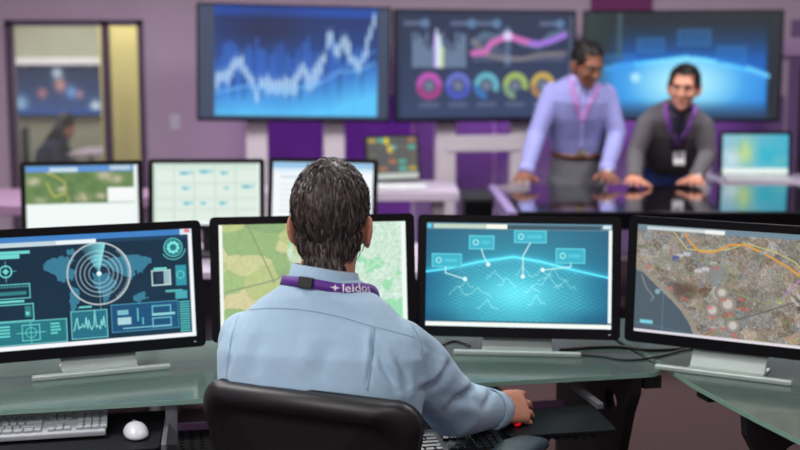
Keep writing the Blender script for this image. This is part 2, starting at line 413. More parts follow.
def pic_satellite():
    c = Cv(288, 162); X, Y = c.X, c.Y
    t = fbm(X/1.3, Y/1.3, 2, 2); r = np.random.RandomState(12)
    i, e = voro(X + (fbm(X/9, Y/9, 4)-.5)*8, Y*1.2 + (fbm(X/9, Y/9, 14)-.5)*8, 420, 21, 0, 160, 0, 108)
    tint = r.normal(0, 15, 480)[i]; warm = r.normal(0, 6, 480)[i]
    n = (t-.5)*62
    c.a = np.stack([138+tint+n+warm, 130+tint+n, 120+tint+n-warm], -1)
    c.mix((.55-e)/.6, (172, 164, 154), .55)
    c.mix(np.clip((fbm(X/7, Y/7, 17)-.55)*8, 0, 1), (112, 114, 90), .45)
    k = np.clip((vnoise(X*1.1, Y*1.1, 41)-.80)*9, 0, 1); c.mix(k, (206, 200, 192), .7)
    k = np.clip((vnoise(X*.8, Y*.8, 47)-.82)*9, 0, 1); c.mix(k, (84, 80, 72), .6)
    # street grid blocks
    bl = (X > 74) & (X < 120) & (Y > 22) & (Y < 46); a = X*.94+Y*.3; b = Y*.94-X*.3
    c.mix(bl*np.clip(1-np.abs((a % 4)-2)/.5, 0, 1), (160, 150, 142), .5); c.mix(bl*np.clip(1-np.abs((b % 5)-2.5)/.5, 0, 1), (160, 150, 142), .5)
    c.mix(np.exp(-((X-42)/11)**2-((Y-52)/6)**2)*1.2, (86, 66, 56), .9)
    # sea and the beach
    sea = [(-1, 38), (6, 40), (14, 47), (22, 54), (32, 62), (40, 70), (47, 80), (52, 91), (-1, 91)]
    c.line([(4, 36), (14, 44), (24, 53), (34, 62), (43, 70), (50, 80), (54, 90)], 4, (150, 142, 128), .9)
    c.poly(sea, (70, 86, 98)); c.line([(5, 42), (9, 52), (16, 60), (14, 63)], 1.2, (128, 130, 128))
    c.line([(24, 48), (24, 90)], .4, (90, 150, 190), .7); c.line([(0, 82), (160, 100)], .4, (90, 150, 190), .7)
    c.disc(19, 55, 2.2, (140, 190, 200), .8); c.rect(5, 79.5, 16, 82.5, (120, 206, 226))
    # stadium and tanks
    for x, y, r in ((77, 60, 7), (65, 66, 6), (72, 51, 5.5), (82, 77, 6)): c.disc(x, y, r, (150, 140, 132), .9); c.disc(x, y, r*.55, (206, 200, 194), .9); c.ring(x, y, r, .8, (120, 112, 106))
    for x, y in ((36, 24), (42, 22), (58, 33), (52, 35), (64, 28)): c.rect(x-3, y-1.5, x+3, y+1.5, (190, 190, 196))
    c.rect(30, 24, 36, 29, (86, 92, 140)); c.rect(62, 28, 76, 42, (128, 132, 132), .7)
    # roads
    yl = (206, 196, 116)
    c.line([(30, 4), (42, 18), (58, 18), (74, 16), (90, 10), (112, 15), (128, 22), (136, 30), (160, 44)], .9, yl)
    c.line([(38, 3), (44, 12), (52, 19), (64, 19), (76, 12), (88, 11), (104, 17), (122, 26), (140, 38), (160, 52)], 1.5, (226, 154, 52))
    gr = (142, 156, 96)
    for p in ([(10, 36), (30, 30), (40, 24), (78, 30), (72, 48), (108, 57), (124, 48), (150, 60)], [(104, 86), (124, 90), (160, 62)], [(84, 40), (78, 30)]): c.line(p, .7, gr, .9)
    c.line([(120, 50), (130, 38), (137, 32)], 1.1, (176, 128, 196)); c.line([(150, 66), (160, 54)], 1, (176, 128, 196))
    c.line([(84, 72), (110, 62), (128, 54), (146, 46)], 1.2, (96, 92, 88))
    for k in range(6): c.line([(126+k*2.2, 50-k*1.6), (132+k*2.2, 56-k*1.6)], .9, (70, 70, 70) if k % 2 else (200, 200, 200))
    rd = (226, 92, 84); r = np.random.RandomState(2)
    for x, y in ((11, 35), (30, 51), (42, 59), (63, 64), (65, 72), (74, 57), (88, 55), (79, 68), (88, 62), (92, 63), (66, 82), (74, 80), (83, 84), (66, 31), (85, 87)): c.rect(x-2.4, y-.8, x+2.4, y+.8, rd, .62); c.rect(x-1.2, y+1.0, x+1.8, y+1.7, rd, .45)
    for x, y in ((10, 18), (45, 38), (45, 54), (80, 72), (124, 70), (140, 57), (102, 86)): c.rect(x-3, y-.5, x+3, y+.7, (96, 146, 76), .6)
    c.disc(102, 17, 1.2, (90, 170, 220)); c.disc(148, 46, 1.2, (90, 170, 220)); c.disc(118, 55, 1.2, (170, 200, 60))
    c.a = c.a*.92 + 14
    c.rect(0, 0, 160, 4.5, (112, 138, 152)); c.rect(8, 1.2, 72, 4, (206, 214, 214)); c.rect(56, 1.2, 72, 4.5, (240, 242, 240)); c.rect(0, 87.6, 160, 90, (226, 220, 228))
    return c
def pic_landmap():
    c = Cv(128, 72, (104, 134, 78)); X, Y = c.X, c.Y
    c.mix(np.clip((fbm(X/16, Y/16, 3)-.5)*5, 0, 1), (84, 116, 66), .8)
    for x, y, r in ((12, 22, 9), (80, 46, 10), (112, 15, 10), (128, 20, 9), (20, 48, 7), (52, 34, 7), (108, 44, 8)): 
        c.mix(np.exp(-((X-x)/r)**2-((Y-y)/r/.6)**2)*1.5*np.clip(fbm(X/4, Y/4, 7)*1.6, 0, 1), (196, 186, 160), .9)
    c.line([(30, 10), (44, 16), (56, 24), (54, 40), (40, 44), (34, 34), (30, 24)], 1.8, (202, 196, 92)); c.line([(34, 10), (26, 4)], 1.8, (202, 196, 92)); c.line([(56, 40), (62, 50), (48, 56)], 1.4, (200, 196, 110))
    c.rect(0, 0, 160, 9, (92, 146, 214)); c.rect(34, 3, 74, 9, (200, 222, 238)); c.rect(120, 1, 150, 7, (190, 210, 226))
    c.rect(116, 32, 158, 53, (246, 248, 248)); c.rect(0, 54, 160, 90, (240, 248, 246)); c.rect(154, 0, 160, 90, (238, 244, 244))
    return c
def pic_calendar():
    c = Cv(128, 72, (222, 236, 226))
    for x in (30, 60, 91, 122): c.rect(x, 3, x+3, 82, (204, 224, 210))
    for y in (7, 28, 50, 66): c.rect(4, y, 156, y+3, (206, 226, 214))
    for x, y, w in ((38, 12, 22), (68, 10, 22), (100, 12, 14), (42, 34, 14), (106, 34, 8), (44, 56, 16), (70, 56, 10), (98, 56, 14), (132, 32, 20)): c.rect(x, y, x+w, y+4, (140, 206, 214), .8); c.rect(x+3, y+1, x+w*.6, y+5, (70, 170, 190), .7)
    c.rect(0, 0, 160, 4, (190, 212, 200)); c.rect(0, 84, 160, 90, (238, 246, 240)); c.rect(0, 0, 4, 90, (196, 220, 204)); c.rect(156, 0, 160, 90, (232, 244, 238))
    return c
def pic_document():
    c = Cv(128, 72, (244, 250, 252))
    c.rect(0, 0, 160, 9, (150, 196, 230)); c.rect(2, 9, 158, 15, (214, 234, 246)); c.rect(12, 20, 60, 24, (206, 222, 232))
    for y in range(32, 80, 8): c.rect(12, y, 130-(y*7 % 40), y+2, (214, 226, 234))
    return c
def pic_tiles():
    c = Cv(96, 54, (88, 88, 88)); r = np.random.RandomState(8)
    pal = [(190, 170, 70), (90, 180, 160), (92, 92, 92), (90, 190, 176), (110, 104, 92), (176, 120, 84), (96, 100, 96)]
    for yy in range(5):
        for xx in range(5):
            k = pal[(xx*3+yy*2+(xx*yy) % 3) % 7]; c.rect(5+xx*31, 3+yy*15, 30+xx*31, 12+yy*15, k, .9)
    c.disc(62, 9, 8, (226, 200, 50)); c.disc(72, 26, 8, (222, 190, 70)); c.disc(20, 70, 8, (190, 200, 170), .7)
    c.rect(0, 77, 160, 90, (196, 204, 196))
    return c
def pic_colour():
    c = Cv(96, 54); X, Y = c.X, c.Y
    t = np.clip(X/160, 0, 1)[..., None]; c.a = np.array((150, 196, 216.))*(1-t)+np.array((70, 176, 204.))*t
    c.mix(np.exp(-((X-55)/22)**2-((Y-40)/30)**2), (196, 220, 130), .9); c.mix(np.exp(-((X-110)/26)**2-((Y-45)/26)**2), (40, 180, 200), .8); c.mix(np.exp(-((X-20)/22)**2-((Y-55)/20)**2), (230, 236, 240), .7)
    c.mix(np.clip((fbm(X/14, Y/14, 5)-.55)*5, 0, 1), (110, 190, 190), .6); c.rect(0, 76, 160, 90, (236, 246, 240))
    return c
def pic_stocks():
    c = Cv(192, 108, (64, 74, 98)); X, Y = c.X, c.Y  # grey side bands: reflection on the unlit screen painted into the picture
    x0, x1 = 13, 150
    k = np.clip(Y/90, 0, 1)[..., None]; body = np.array((24, 44, 96.))*(1-k)+np.array((52, 110, 196.))*k
    ins = ((X > x0) & (X < x1) & (Y < 88))[..., None]; c.a = np.where(ins, body, c.a)
    c.a = np.where((ins[..., 0] & (Y < 8))[..., None], np.array((24, 70, 160.)), c.a)
    c.mix(ins[..., 0]*np.exp(-((X-56)/34)**2-((Y-18)/14)**2), (40, 40, 72), .8)
    r = np.random.RandomState(6)
    for i in range(60):
        x = x0 + (x1-x0)*i/60; h = 20+22*abs(math.sin(i*.33))+r.uniform(0, 14); a = .5 if r.rand() > .3 else .1
        c.rect(x, 90-h-14, x+2.0, 80, (60, 124, 232), a)
    for x in (27, 36, 74, 83, 117, 136): c.rect(x, 52, x+2.4, 76, (24, 54, 110), .8)
    # lit area at the foot
    ay = np.interp(X, [13, 40, 70, 95, 110, 125, 150], [66, 62, 64, 60, 58, 52, 46]); m = (X > x0) & (X < x1) & (Y > ay) & (Y < 88)
    c.mix(m*np.clip((Y-ay)/26, .15, 1), (96, 206, 255), .95); c.mix(m*(np.sin(X*2.6) > .3), (70, 170, 240), .35)
    P = [(85,290),(110,265),(130,270),(150,225),(175,215),(190,250),(215,290),(225,345),(240,290),(265,295),(290,305),(320,300),(360,300),(380,240),(392,235),(405,295),(440,245),(465,190),(480,100),(505,190),(520,140),(540,150),(560,205),(590,230),(600,180),(612,150),(632,60)]
    P = [((zx/3.46+190-200)/190*160, (zy/3.46-5)/115*90) for zx, zy in P]
    q = np.array(P); xs = np.arange(14, 148, 3.0)
    for x in xs:
        y = np.interp(x, q[:, 0], q[:, 1]); h = 3.5+r.uniform(0, 5); c.rect(x, y-h, x+2.0, y+h, (206, 232, 252), .9); c.rect(x+.5, y-h-4, x+1.1, y+h+4, (180, 220, 250), .7)
    c.line(P, 1.4, (170, 210, 250), .3); c.line([(14, 70), (40, 64), (70, 68), (100, 62), (118, 52), (135, 50), (148, 44)], 1.6, (120, 190, 245), .8); c.line([(90, 62), (118, 50), (148, 34)], 1.2, (110, 170, 240), .7)
    return c
def pic_dashboard():
    c = Cv(192, 108, (44, 58, 92)); X, Y = c.X, c.Y
    k = np.clip(Y/90, 0, 1)[..., None]; c.a = np.array((36, 48, 80.))*(1-k)+np.array((52, 70, 112.))*k
    def U(zx, zy): return ((zx/3.46+380-394)/184*160, (zy/3.46-11)/110*90)
    for zx in (75, 240, 330, 560): x, y = U(zx, 80); c.rect(x, y-2, x+17, y+2, (84, 100, 140)); c.disc(x+19, y, 4, (92, 140, 190), .8)
    r = np.random.RandomState(4)
    for i in range(24):
        x, y = U(105+8*i, 235); h = 14+r.uniform(0, 16); c.rect(x, y-h, x+1.7, y, (128, 160, 196), .75)
    x, y = U(180, 235)
    for i, col in enumerate(((180, 120, 240), (200, 210, 255), (235, 250, 255), (190, 230, 240), (220, 230, 120))): c.rect(x+i*1.7, y-32+abs(i-1)*5, x+i*1.7+2.2, y, col, .95)
    def curve(zp, col, w, al=1): c.line([U(*p) for p in zp], w, col, al)
    c.poly([U(320, 150), U(360, 120), U(400, 140), U(440, 190), U(500, 200), U(600, 180), U(655, 190), U(655, 215), U(320, 215)], (96, 104, 140), .6)
    curve([(320, 150), (360, 118), (410, 128), (440, 110), (500, 150), (560, 160), (600, 120), (655, 110)], (92, 130, 160), 5, .7)
    curve([(320, 140), (370, 190), (440, 205), (500, 205), (560, 190), (655, 185)], (142, 130, 130), 4, .7)
    curve([(320, 185), (365, 182), (385, 150), (445, 124), (500, 140), (545, 152)], (214, 96, 190), 5); curve([(530, 150), (560, 152), (600, 142), (652, 120)], (160, 104, 236), 5)
    curve([(445, 100), (445, 220)], (130, 170, 210), 6, .4); x, y = U(445, 124); c.disc(x, y, 4, (224, 200, 255))
    for zx, c1, c2, a1 in ((165, (206, 70, 190), (170, 50, 130), 360), (268, (96, 110, 220), (60, 80, 200), 360), (370, (90, 190, 210), (40, 110, 200), 300), (475, (170, 200, 90), (120, 160, 130), 290), (575, (214, 180, 70), (170, 120, 80), 360)):
        x, y = U(zx, 300); 
        c.ring(x, y, 8.6, 5.4, c1, .95, -180 if a1 < 360 else None, -180+a1 if a1 < 360 else None); c.ring(x, y, 8.6, 5.4, c2, .9, 90 if a1 == 360 else 180, 270); c.disc(x, y, 4.4, (150, 160, 180), .6)
        c.rect(x-9, y+14, x+9, y+18, (88, 104, 140), .8)
    g = c.a.mean(-1, keepdims=True); c.a = c.a*.8+g*.2
    c.rect(0, 0, 4, 90, (40, 48, 70)); c.rect(156, 3, 160, 86, (110, 120, 140), .5); c.rect(0, 88, 160, 90, (38, 38, 66))
    return c
def pic_globe():
    c = Cv(192, 108, (30, 40, 48)); X, Y = c.X, c.Y
    def U(zx, zy): return ((zx/3.46+570-585)/192*160, (zy/3.46-11)/109*90)
    x1 = U(680, 0)[0]
    c.mix(np.clip((X-14)/20, 0, 1)*np.clip((x1-X)/4, 0, 1)*np.clip((Y-6)/34, 0, 1)**1.3, (24, 96, 184), 1)
    c.mix(np.clip((30-X)/30, 0, 1), (44, 62, 60), .8)
    pts = [U(*p) for p in ((95, 245), (160, 225), (250, 215), (330, 205), (400, 195), (480, 205), (560, 225), (620, 240), (690, 262))]
    q = np.array(pts); hy = np.interp(X, q[:, 0], q[:, 1])
    ins = (Y > hy)*np.clip((x1-X)/3, 0, 1)
    cx, cy = U(400, 290); d = np.hypot((X-cx)/1.7, Y-cy); k = np.clip(1.12-d/46, 0, 1)
    c.mix(ins*np.clip((X-10)/16, 0, 1), (18, 104, 212), 1); c.mix(ins*k, (104, 214, 255), 1); c.mix(ins*np.clip(k*2-1, 0, 1), (196, 244, 255), .85)
    c.mix(ins*(np.abs(((X*.6+Y) % 3)-1.5) < .4), (160, 230, 255), .25)
    c.mix(np.clip((Y-74)/14, 0, 1), (44, 60, 84), .9)
    c.glow(np.exp(-np.abs(Y-hy)/1.6)*.6*(X < x1)*(X > 16), (60, 130, 170)); x, y = U(230, 270); c.disc(x, y, 4, (190, 240, 255), .8)
    c.line([U(610, 235), U(680, 264)], 3, (110, 210, 255))
    for z0, w0, z1, w1 in ((235, 130, 325, 180), (370, 100, 480, 155), (505, 160, 600, 220), (120, 190, 225, 240)):
        (a, b), (e, f) = U(z0, w0), U(z1, w1); c.rect(a, b, e, f, (44, 124, 200), .38); c.frame(a, b, e, f, (84, 166, 230), .3)
    c.rect(27, 0, 31, 40, (80, 110, 116), .6); c.rect(156, 0, 160, 90, (36, 40, 46)); c.rect(x1+1, 0, 160, 90, (40, 44, 52))
    return c
def pic_news():
    c = Cv(96, 54); X, Y = c.X, c.Y
    k = (Y/90)[..., None]; c.a = np.array((30, 44, 72.))*(1-k)+np.array((52, 84, 140.))*k
    for x, y, r, col in ((85, 35, 10, (220, 150, 140)), (52, 50, 8, (190, 120, 120)), (105, 48, 9, (120, 170, 230)), (80, 12, 9, (206, 226, 236)), (12, 70, 12, (150, 190, 220)), (120, 52, 6, (200, 140, 150)), (148, 75, 9, (236, 250, 250))): c.mix(np.exp(-((X-x)/r)**2-((Y-y)/r/1.2)**2)*1.3, col, .85)
    c.rect(0, 80, 160, 90, (40, 80, 150))
    return c
# ------------------------------------------------------------------ materials
wall_m   = mat('lavender_wall_paint', (188, 170, 188), .85, var=.04, scale=3, bump=.05)
purple_m = mat('purple_wall_paint', (118, 58, 156), .7, var=.06, scale=3, bump=.05)
plum_m   = mat('plum_wall_paint', (120, 48, 104), .75, var=.05, scale=3)
dusk_m   = mat('dusky_purple_paint', (120, 98, 140), .75, var=.05, scale=3)
trim_m   = mat('dark_mauve_trim', (84, 66, 94), .5, var=.05)
carpet_m = mat('mauve_brown_carpet', (66, 51, 52), .95, var=.35, scale=260, bump=.6, bscale=500, spec=.1)
ceil_m   = mat('ceiling_white', (222, 218, 224), .9, var=.03)
olive_m  = mat('olive_office_wall', (196, 192, 120), .85, var=.04, scale=3)
cream_m  = mat('pale_office_wall', (168, 174, 150), .85, var=.04, scale=3)
black_m  = mat('black_gloss_plastic', (6, 6, 8), .35, var=.1, spec=.2)
blackm_m = mat('black_matt_plastic', (20, 20, 23), .55, var=.12, bump=.15, bscale=600)
silver_m = mat('satin_silver', (176, 190, 184), .38, metal=.25, var=.04)
steel_m  = mat('grey_steel', (128, 132, 136), .4, metal=.6, var=.08)
white_m  = mat('white_plastic', (208, 212, 214), .42, var=.03)
key_m    = mat('grey_white_keycap', (196, 202, 204), .5, var=.04)
desk_m   = mat('white_laminate', (184, 172, 190), .5, var=.04)
frame_m  = mat('black_steel_powder', (16, 16, 18), .5, var=.15, bump=.1)
cable_m  = mat('black_cable_rubber', (18, 18, 20), .5, var=.1)
tray_m   = mat('black_tray_laminate', (10, 12, 16), .6, spec=.2, var=.2, scale=300, bump=.2, bscale=900)
col_m    = mat('pale_grey_column', (206, 198, 206), .5, var=.04)

def glass_mat(name, col, alpha, rough=.07):
    m = mat(name, col, rough, var=.03, spec=.6, alpha=alpha, coat=.3); return m
glass_m = glass_mat('frosted_green_glass', (90, 114, 105), .78, .16)
edge_m  = mat('green_glass_edge', (124, 158, 144), .25, var=.05, spec=.6)
pane_m  = glass_mat('window_glass', (180, 190, 186), .10, .04)

# ------------------------------------------------------------------ room
XL, XR, YF, YB, YE = -4.2, 4.2, -1.6, 9.3, 12.7
struct('floor', MB().box((0, (YF+YE)/2, -.05), (XR-XL, YE-YF, .1)), carpet_m)
struct('ceiling', MB().box((0, (YF+YE)/2, CEIL+.05), (XR-XL, YE-YF, .1)), ceil_m)
struct('wall_left', MB().box((XL-.06, (YF+YE)/2, CEIL/2), (.12, YE-YF, CEIL)), wall_m)
struct('wall_right', MB().box((XR+.06, (YF+YE)/2, CEIL/2), (.12, YE-YF, CEIL)), wall_m)
struct('wall_front', MB().box((0, YF-.06, CEIL/2), (XR-XL, .12, CEIL)), wall_m)
o0, o1, oz = -3.02, -1.965, 1.853
wb = MB()
wb.box(((XL+o0)/2, YB+.06, CEIL/2), (o0-XL, .12, CEIL)); wb.box(((o0+o1)/2, YB+.06, (CEIL+oz)/2), (o1-o0, .12, CEIL-oz)); wb.box(((o1+XR)/2, YB+.06, CEIL/2), (XR-o1, .12, CEIL))
wall_back = struct('wall_back', wb, wall_m)
# purple cladding panels under the displays, with open joints between them
xs = [-1.07, .1, .73, 1.52, 2.2, 2.98]
for a, b in zip(xs[:-1], xs[1:]):
    MB().box(((a+b)/2, YB-.012, .66), (b-a-.03, .024, 1.24), .004).build('wall_panel', purple_m if b < .2 else dusk_m, wall_back)
MB().box(((1.45+1.93)/2, YB-.01, 2.2), (.47, .02, .55), .004).build('wall_panel', plum_m, wall_back)
MB().box((3.42, YB-.01, 1.79), (.86, .02, .13), .004).build('wall_panel', dusk_m, wall_back)
MB().box((3.4, YB-.011, .78), (.82, .022, 1.56), .004).build('wall_panel', dusk_m, wall_back)
tr = MB().box((3.4, YB-.03, 1.645), (1.0, .06, .125), .006); struct('trim_1', tr, mat('pale_lavender_trim', (190, 160, 204), .6, var=.03))
# right hand door, mostly outside the picture
d1 = MB().box((3.5, YB-.045, .76), (.86, .04, 1.5), .005); door = struct('door_1', d1, mat('charcoal_door', (34, 30, 38), .6))
MB().box((3.12, YB-.09, .95), (.02, .05, .14), .005).build('door_handle', steel_m, door)
# interior window of the office
wf = MB(); fy = YB+.0
wf.box(((o0+o1)/2, fy+.03, oz-.022), (o1-o0, .1, .044)); wf.box((o0+.022, fy+.03, oz/2), (.044, .1, oz)); wf.box((o1-.022, fy+.03, oz/2), (.044, .1, oz)); wf.box((-2.262, fy+.03, oz/2), (.045, .1, oz)); wf.box(((o0+o1)/2, fy+.03, .05), (o1-o0, .1, .1))
win = bpy.data.objects.new('window_1', None); C.objects.link(win); win['kind'] = 'structure'; win.location = (0, 0, 0)
wf.build('window_frame', trim_m, win)
for a, b in ((o0+.044, -2.285), (-2.24, o1-.044)):
    MB().box(((a+b)/2, fy+.03, (oz+.05)/2), (b-a, .008, oz-.14)).build('pane', pane_m, win)
# the office behind it
struct('wall_office_back', MB().box((-2.9, YE-.05, CEIL/2), (2.6, .1, CEIL)), cream_m)
struct('wall_office_side', MB().box((-1.85, 10.25, CEIL/2), (1.36, .1, CEIL)), olive_m)
struct('wall_office_right', MB().box((-1.57, 11.5, CEIL/2), (.1, 2.4, CEIL)), olive_m)
# wall switch
sw = thing('wall_switch', 'small pale switch plate on the lavender wall left of the stock chart display', 'switch', (atY(175, 122, YB).x, YB, atY(175, 122, YB).z))
MB().box((0, -.006, 0), (.075, .012, .115), .004).build('plate', white_m, sw); MB().box((0, -.016, 0), (.03, .01, .06), .003).build('rocker', white_m, sw)

# ceiling luminaires
lum_frame = mat('luminaire_frame', (220, 220, 222), .5, var=.02)
lum_diff = mat('luminaire_diffuser', (240, 240, 240), .6, var=.02, emit=(255, 250, 252), estr=1.5)
def luminaire(x, y, w, label, size=(.6, 1.2), z=CEIL):
    t = thing('ceiling_light', label, 'ceiling light', (x, y, z), 0, 'recessed panel lights in the ceiling')
    f = MB()
    for sx in (-1, 1): f.box((sx*size[0]/2, 0, -.02), (.03, size[1]+.03, .04)); f.box((0, sx*size[1]/2, -.02), (size[0]+.03, .03, .04))
    f.build('frame', lum_frame, t)
    MB().box((0, 0, -.012), (size[0]-.03, size[1]-.03, .012)).build('diffuser', lum_diff, t)
    l = bpy.data.lights.new('panel_glow', 'AREA'); l.shape = 'RECTANGLE'; l.size = size[0]-.06; l.size_y = size[1]-.06
    l.energy = w; l.color = LAMP_COL
    lo = bpy.data.objects.new('panel_glow', l); C.objects.link(lo); lo.parent = t; lo.location = (0, 0, -.03)
    return t
for i, (x, y, w) in enumerate(LUMINAIRES): luminaire(x, y, w, 'flat white ceiling panel light, %s panel of the row %s' % (('left', 'middle', 'right')[i % 3], ('behind the seated man', 'above the front monitors', 'above the touch table')[i//3]))
luminaire(-3.3, 11.3, 40, 'flat white ceiling panel light in the small office behind the window')
luminaire(-2.25, 9.85, 50, 'added square fill light for the wall behind the narrow right window pane', (.3, .3))  # unseen lamp added to brighten the top of the olive wall

# ------------------------------------------------------------------ glass desks
AZ = math.atan2(.208, .978); DO = Vector((.714, 3.139, 0)); DZ = .72
desk = thing('glass_desk', 'long glass topped desk with black frame carrying three of the front monitors', 'desk', DO, AZ)
DM = Matrix.Translation(DO) @ Matrix.Rotation(AZ, 4, 'Z'); DI = DM.inverted()
def loc(x, y, z=0): return DI @ Vector((x, y, z))
def rounded(poly, r, n=6, which=None):
    out = []
    for i, p in enumerate(poly):
        p = Vector(p).to_2d(); a = Vector(poly[i-1]).to_2d(); b = Vector(poly[(i+1) % len(poly)]).to_2d()
        if which is not None and i not in which: out.append(p); continue
        da, db = (a-p).normalized(), (b-p).normalized()
        for k in range(n+1):
            t = k/n; out.append((p+da*r)*(1-t)**2 + p*2*t*(1-t) + (p+db*r)*t**2)
    return out
def glass_top(poly, parent, z1=DZ, th=.012):
    top = MB().prism(poly, z1-th, z1, bev=.0015).build('glass_top', glass_m, parent)
    # polished green rim all round
    rim = MB(); n = len(poly); c = sum((Vector(p).to_2d() for p in poly), Vector((0, 0)))/n
    for i in range(n):
        a, b = Vector(poly[i]).to_2d(), Vector(poly[(i+1) % n]).to_2d()
        if (b-a).length < 1e-6: continue
        nn = Vector(((b-a).y, -(b-a).x)).normalized()
        if nn.dot((a+b)/2-c) < 0: nn = -nn
        o = nn*.0012
        rim.add([(a.x, a.y, z1-th), (b.x, b.y, z1-th), (b.x, b.y, z1), (a.x, a.y, z1), (a.x+o.x, a.y+o.y, z1-th), (b.x+o.x, b.y+o.y, z1-th), (b.x+o.x, b.y+o.y, z1), (a.x+o.x, a.y+o.y, z1)],
                [(4, 5, 6, 7), (0, 1, 5, 4), (3, 7, 6, 2)])
    rim.build('polished_edge', edge_m, top)
    return top
glass_top(rounded([(-2.5, 0), (0, 0), (0, .62), (-2.5, .62)], .06, which=[1, 2]), desk)
def leg_panel(parent, x, y0=0, flip=1, hole=True):
    """side panel in the local yz plane, tapering backwards towards the floor, with an oval cable hole"""
    out = [(.0, .708), (.60, .708), (.60, .03), (.62, 0), (.34, 0), (.34, .03), (.16, .32), (.09, .46), (.04, .60), (.005, .66)]
    bm = bmesh.new(); th = .028
    hc = (.15, .605); nh = 20; hp = [(hc[0]+.045*math.cos(2*PI*k/nh), hc[1]+.032*math.sin(2*PI*k/nh)) for k in range(nh)]
    ov = [bm.verts.new((0, p[0], p[1])) for p in out]; hv = [bm.verts.new((0, p[0], p[1])) for p in hp]
    es = [bm.edges.new((ov[i], ov[(i+1) % len(ov)])) for i in range(len(ov))] + [bm.edges.new((hv[i], hv[(i+1) % nh])) for i in range(nh)]
    bmesh.ops.triangle_fill(bm, edges=es, use_beauty=True)
    # triangle_fill may fill the hole: drop faces inside it
    for f in [f for f in bm.faces if ((f.calc_center_median().y-hc[0])/.045)**2 + ((f.calc_center_median().z-hc[1])/.032)**2 < .7 and all(v in hv for v in f.verts)]: bm.faces.remove(f)
    r = bmesh.ops.extrude_face_region(bm, geom=bm.faces[:])
    for e in r['geom']:
        if isinstance(e, bmesh.types.BMVert): e.co.x += th
    bmesh.ops.recalc_face_normals(bm, faces=bm.faces[:])
    return MB().bm(bm, Matrix.Translation((x, y0, 0))).build('leg_panel', frame_m, parent)
leg_panel(desk, -.095); leg_panel(desk, -2.25)
MB().box((-1.2, .48, .66), (2.1, .03, .08), .003).build('rear_rail', frame_m, desk)
for xx in (-.045, -2.27): MB().prism([(.0, .708), (.30, .708), (.30, .690), (.06, .672), (.0, .672)], 0, .05, Matrix.Translation((xx-.01, .015, 0)) @ Matrix(((0, 0, 1, 0), (1, 0, 0, 0), (0, 1, 0, 0), (0, 0, 0, 1)))).build('top_bracket', frame_m, desk)
# keyboard trays on slides
TZ = .65
def tray(poly, parent, z=TZ, th=.011):
    p = [loc(*q) for q in poly]; return MB().prism(rounded([(a.x, a.y) for a in p], .012, 3), z-th, z, bev=.002).build('keyboard_tray', tray_m, parent)
tl = tray([(-1.30, 2.56), (-.565, 2.715), (-.605, 3.02), (-1.36, 2.87)], desk)
tc_ = tray([(-.44, 2.56), (.262, 2.705), (.225, 2.90), (-.48, 2.75)], desk, .632)
tr_ = tray([(.262, 2.80), (.534, 2.856), (.508, 3.07), (.225, 3.01)], desk)
def wbar(name, pts, w, m, parent):
    """square bar between world points"""
    b = MB(); a, c = loc(*pts[0]), loc(*pts[1]); d = (c-a); q = d.to_track_quat('X', 'Z').to_matrix().to_4x4()
    b.box((0, 0, 0), (d.length, w[0], w[1]), .002, Matrix.Translation((a+c)/2) @ q); return b.build(name, m, parent)
wbar('slide_rail', [(.52, 3.02, .66), (.40, 3.56, .668)], (.018, .016), steel_m, desk)
wbar('slide_rail', [(.30, 2.99, .66), (.18, 3.50, .668)], (.018, .016), steel_m, desk)
wbar('slide_bracket', [(.470, 3.235, .66), (.470, 3.235, .706)], (.03, .03), steel_m, desk)
wbar('slide_bracket', [(.38, 3.40, .672), (.51, 3.43, .672)], (.02, .03), steel_m, desk)
# left tray bracket of grey steel
wbar('slide_bracket', [(-.570, 2.90, .59), (-.570, 2.90, .706)], (.024, .030), steel_m, desk)
wbar('slide_rail', [(-.555, 2.72, .642), (-.600, 3.02, .642)], (.012, .03), steel_m, desk)
wbar('slide_bracket', [(-.575, 2.86, .56), (-.575, 2.86, .60)], (.05, .05), frame_m, desk)
# perforated equipment shelf under the desk
ps = MB(); nx, ny, cs = 48, 11, .026
for i in range(nx):
    for j in range(ny):
        x0, y0 = -1.42+i*cs, .03+j*cs; cx, cy = x0+cs/2, y0+cs/2; q = [(x0, y0), (cx, y0), (x0+cs, y0), (x0+cs, cy), (x0+cs, y0+cs), (cx, y0+cs), (x0, y0+cs), (x0, cy)]
        hq = [(cx+.0065*math.cos(2*PI*(k-3)/8), cy+.0065*math.sin(2*PI*(k-3)/8)) for k in range(8)]
        V = [(a, b, .545) for a, b in q] + [(a, b, .545) for a, b in hq] + [(a, b, .537) for a, b in hq]
        ps.add(V, [(k, (k+1) % 8, 8+(k+1) % 8, 8+k) for k in range(8)] + [(8+k, 8+(k+1) % 8, 16+(k+1) % 8, 16+k) for k in range(8)])
sh = ps.build('perforated_shelf', frame_m, desk)
MB().box((-1.42+nx*cs/2, .03+ny*cs, .553), (nx*cs, .012, .022), .002).build('shelf_lip', mat('mauve_metal', (186, 138, 186), .5), sh)
MB().box((-1.2, .40, .36), (1.9, .02, .10), .003).build('modesty_rail', frame_m, desk)

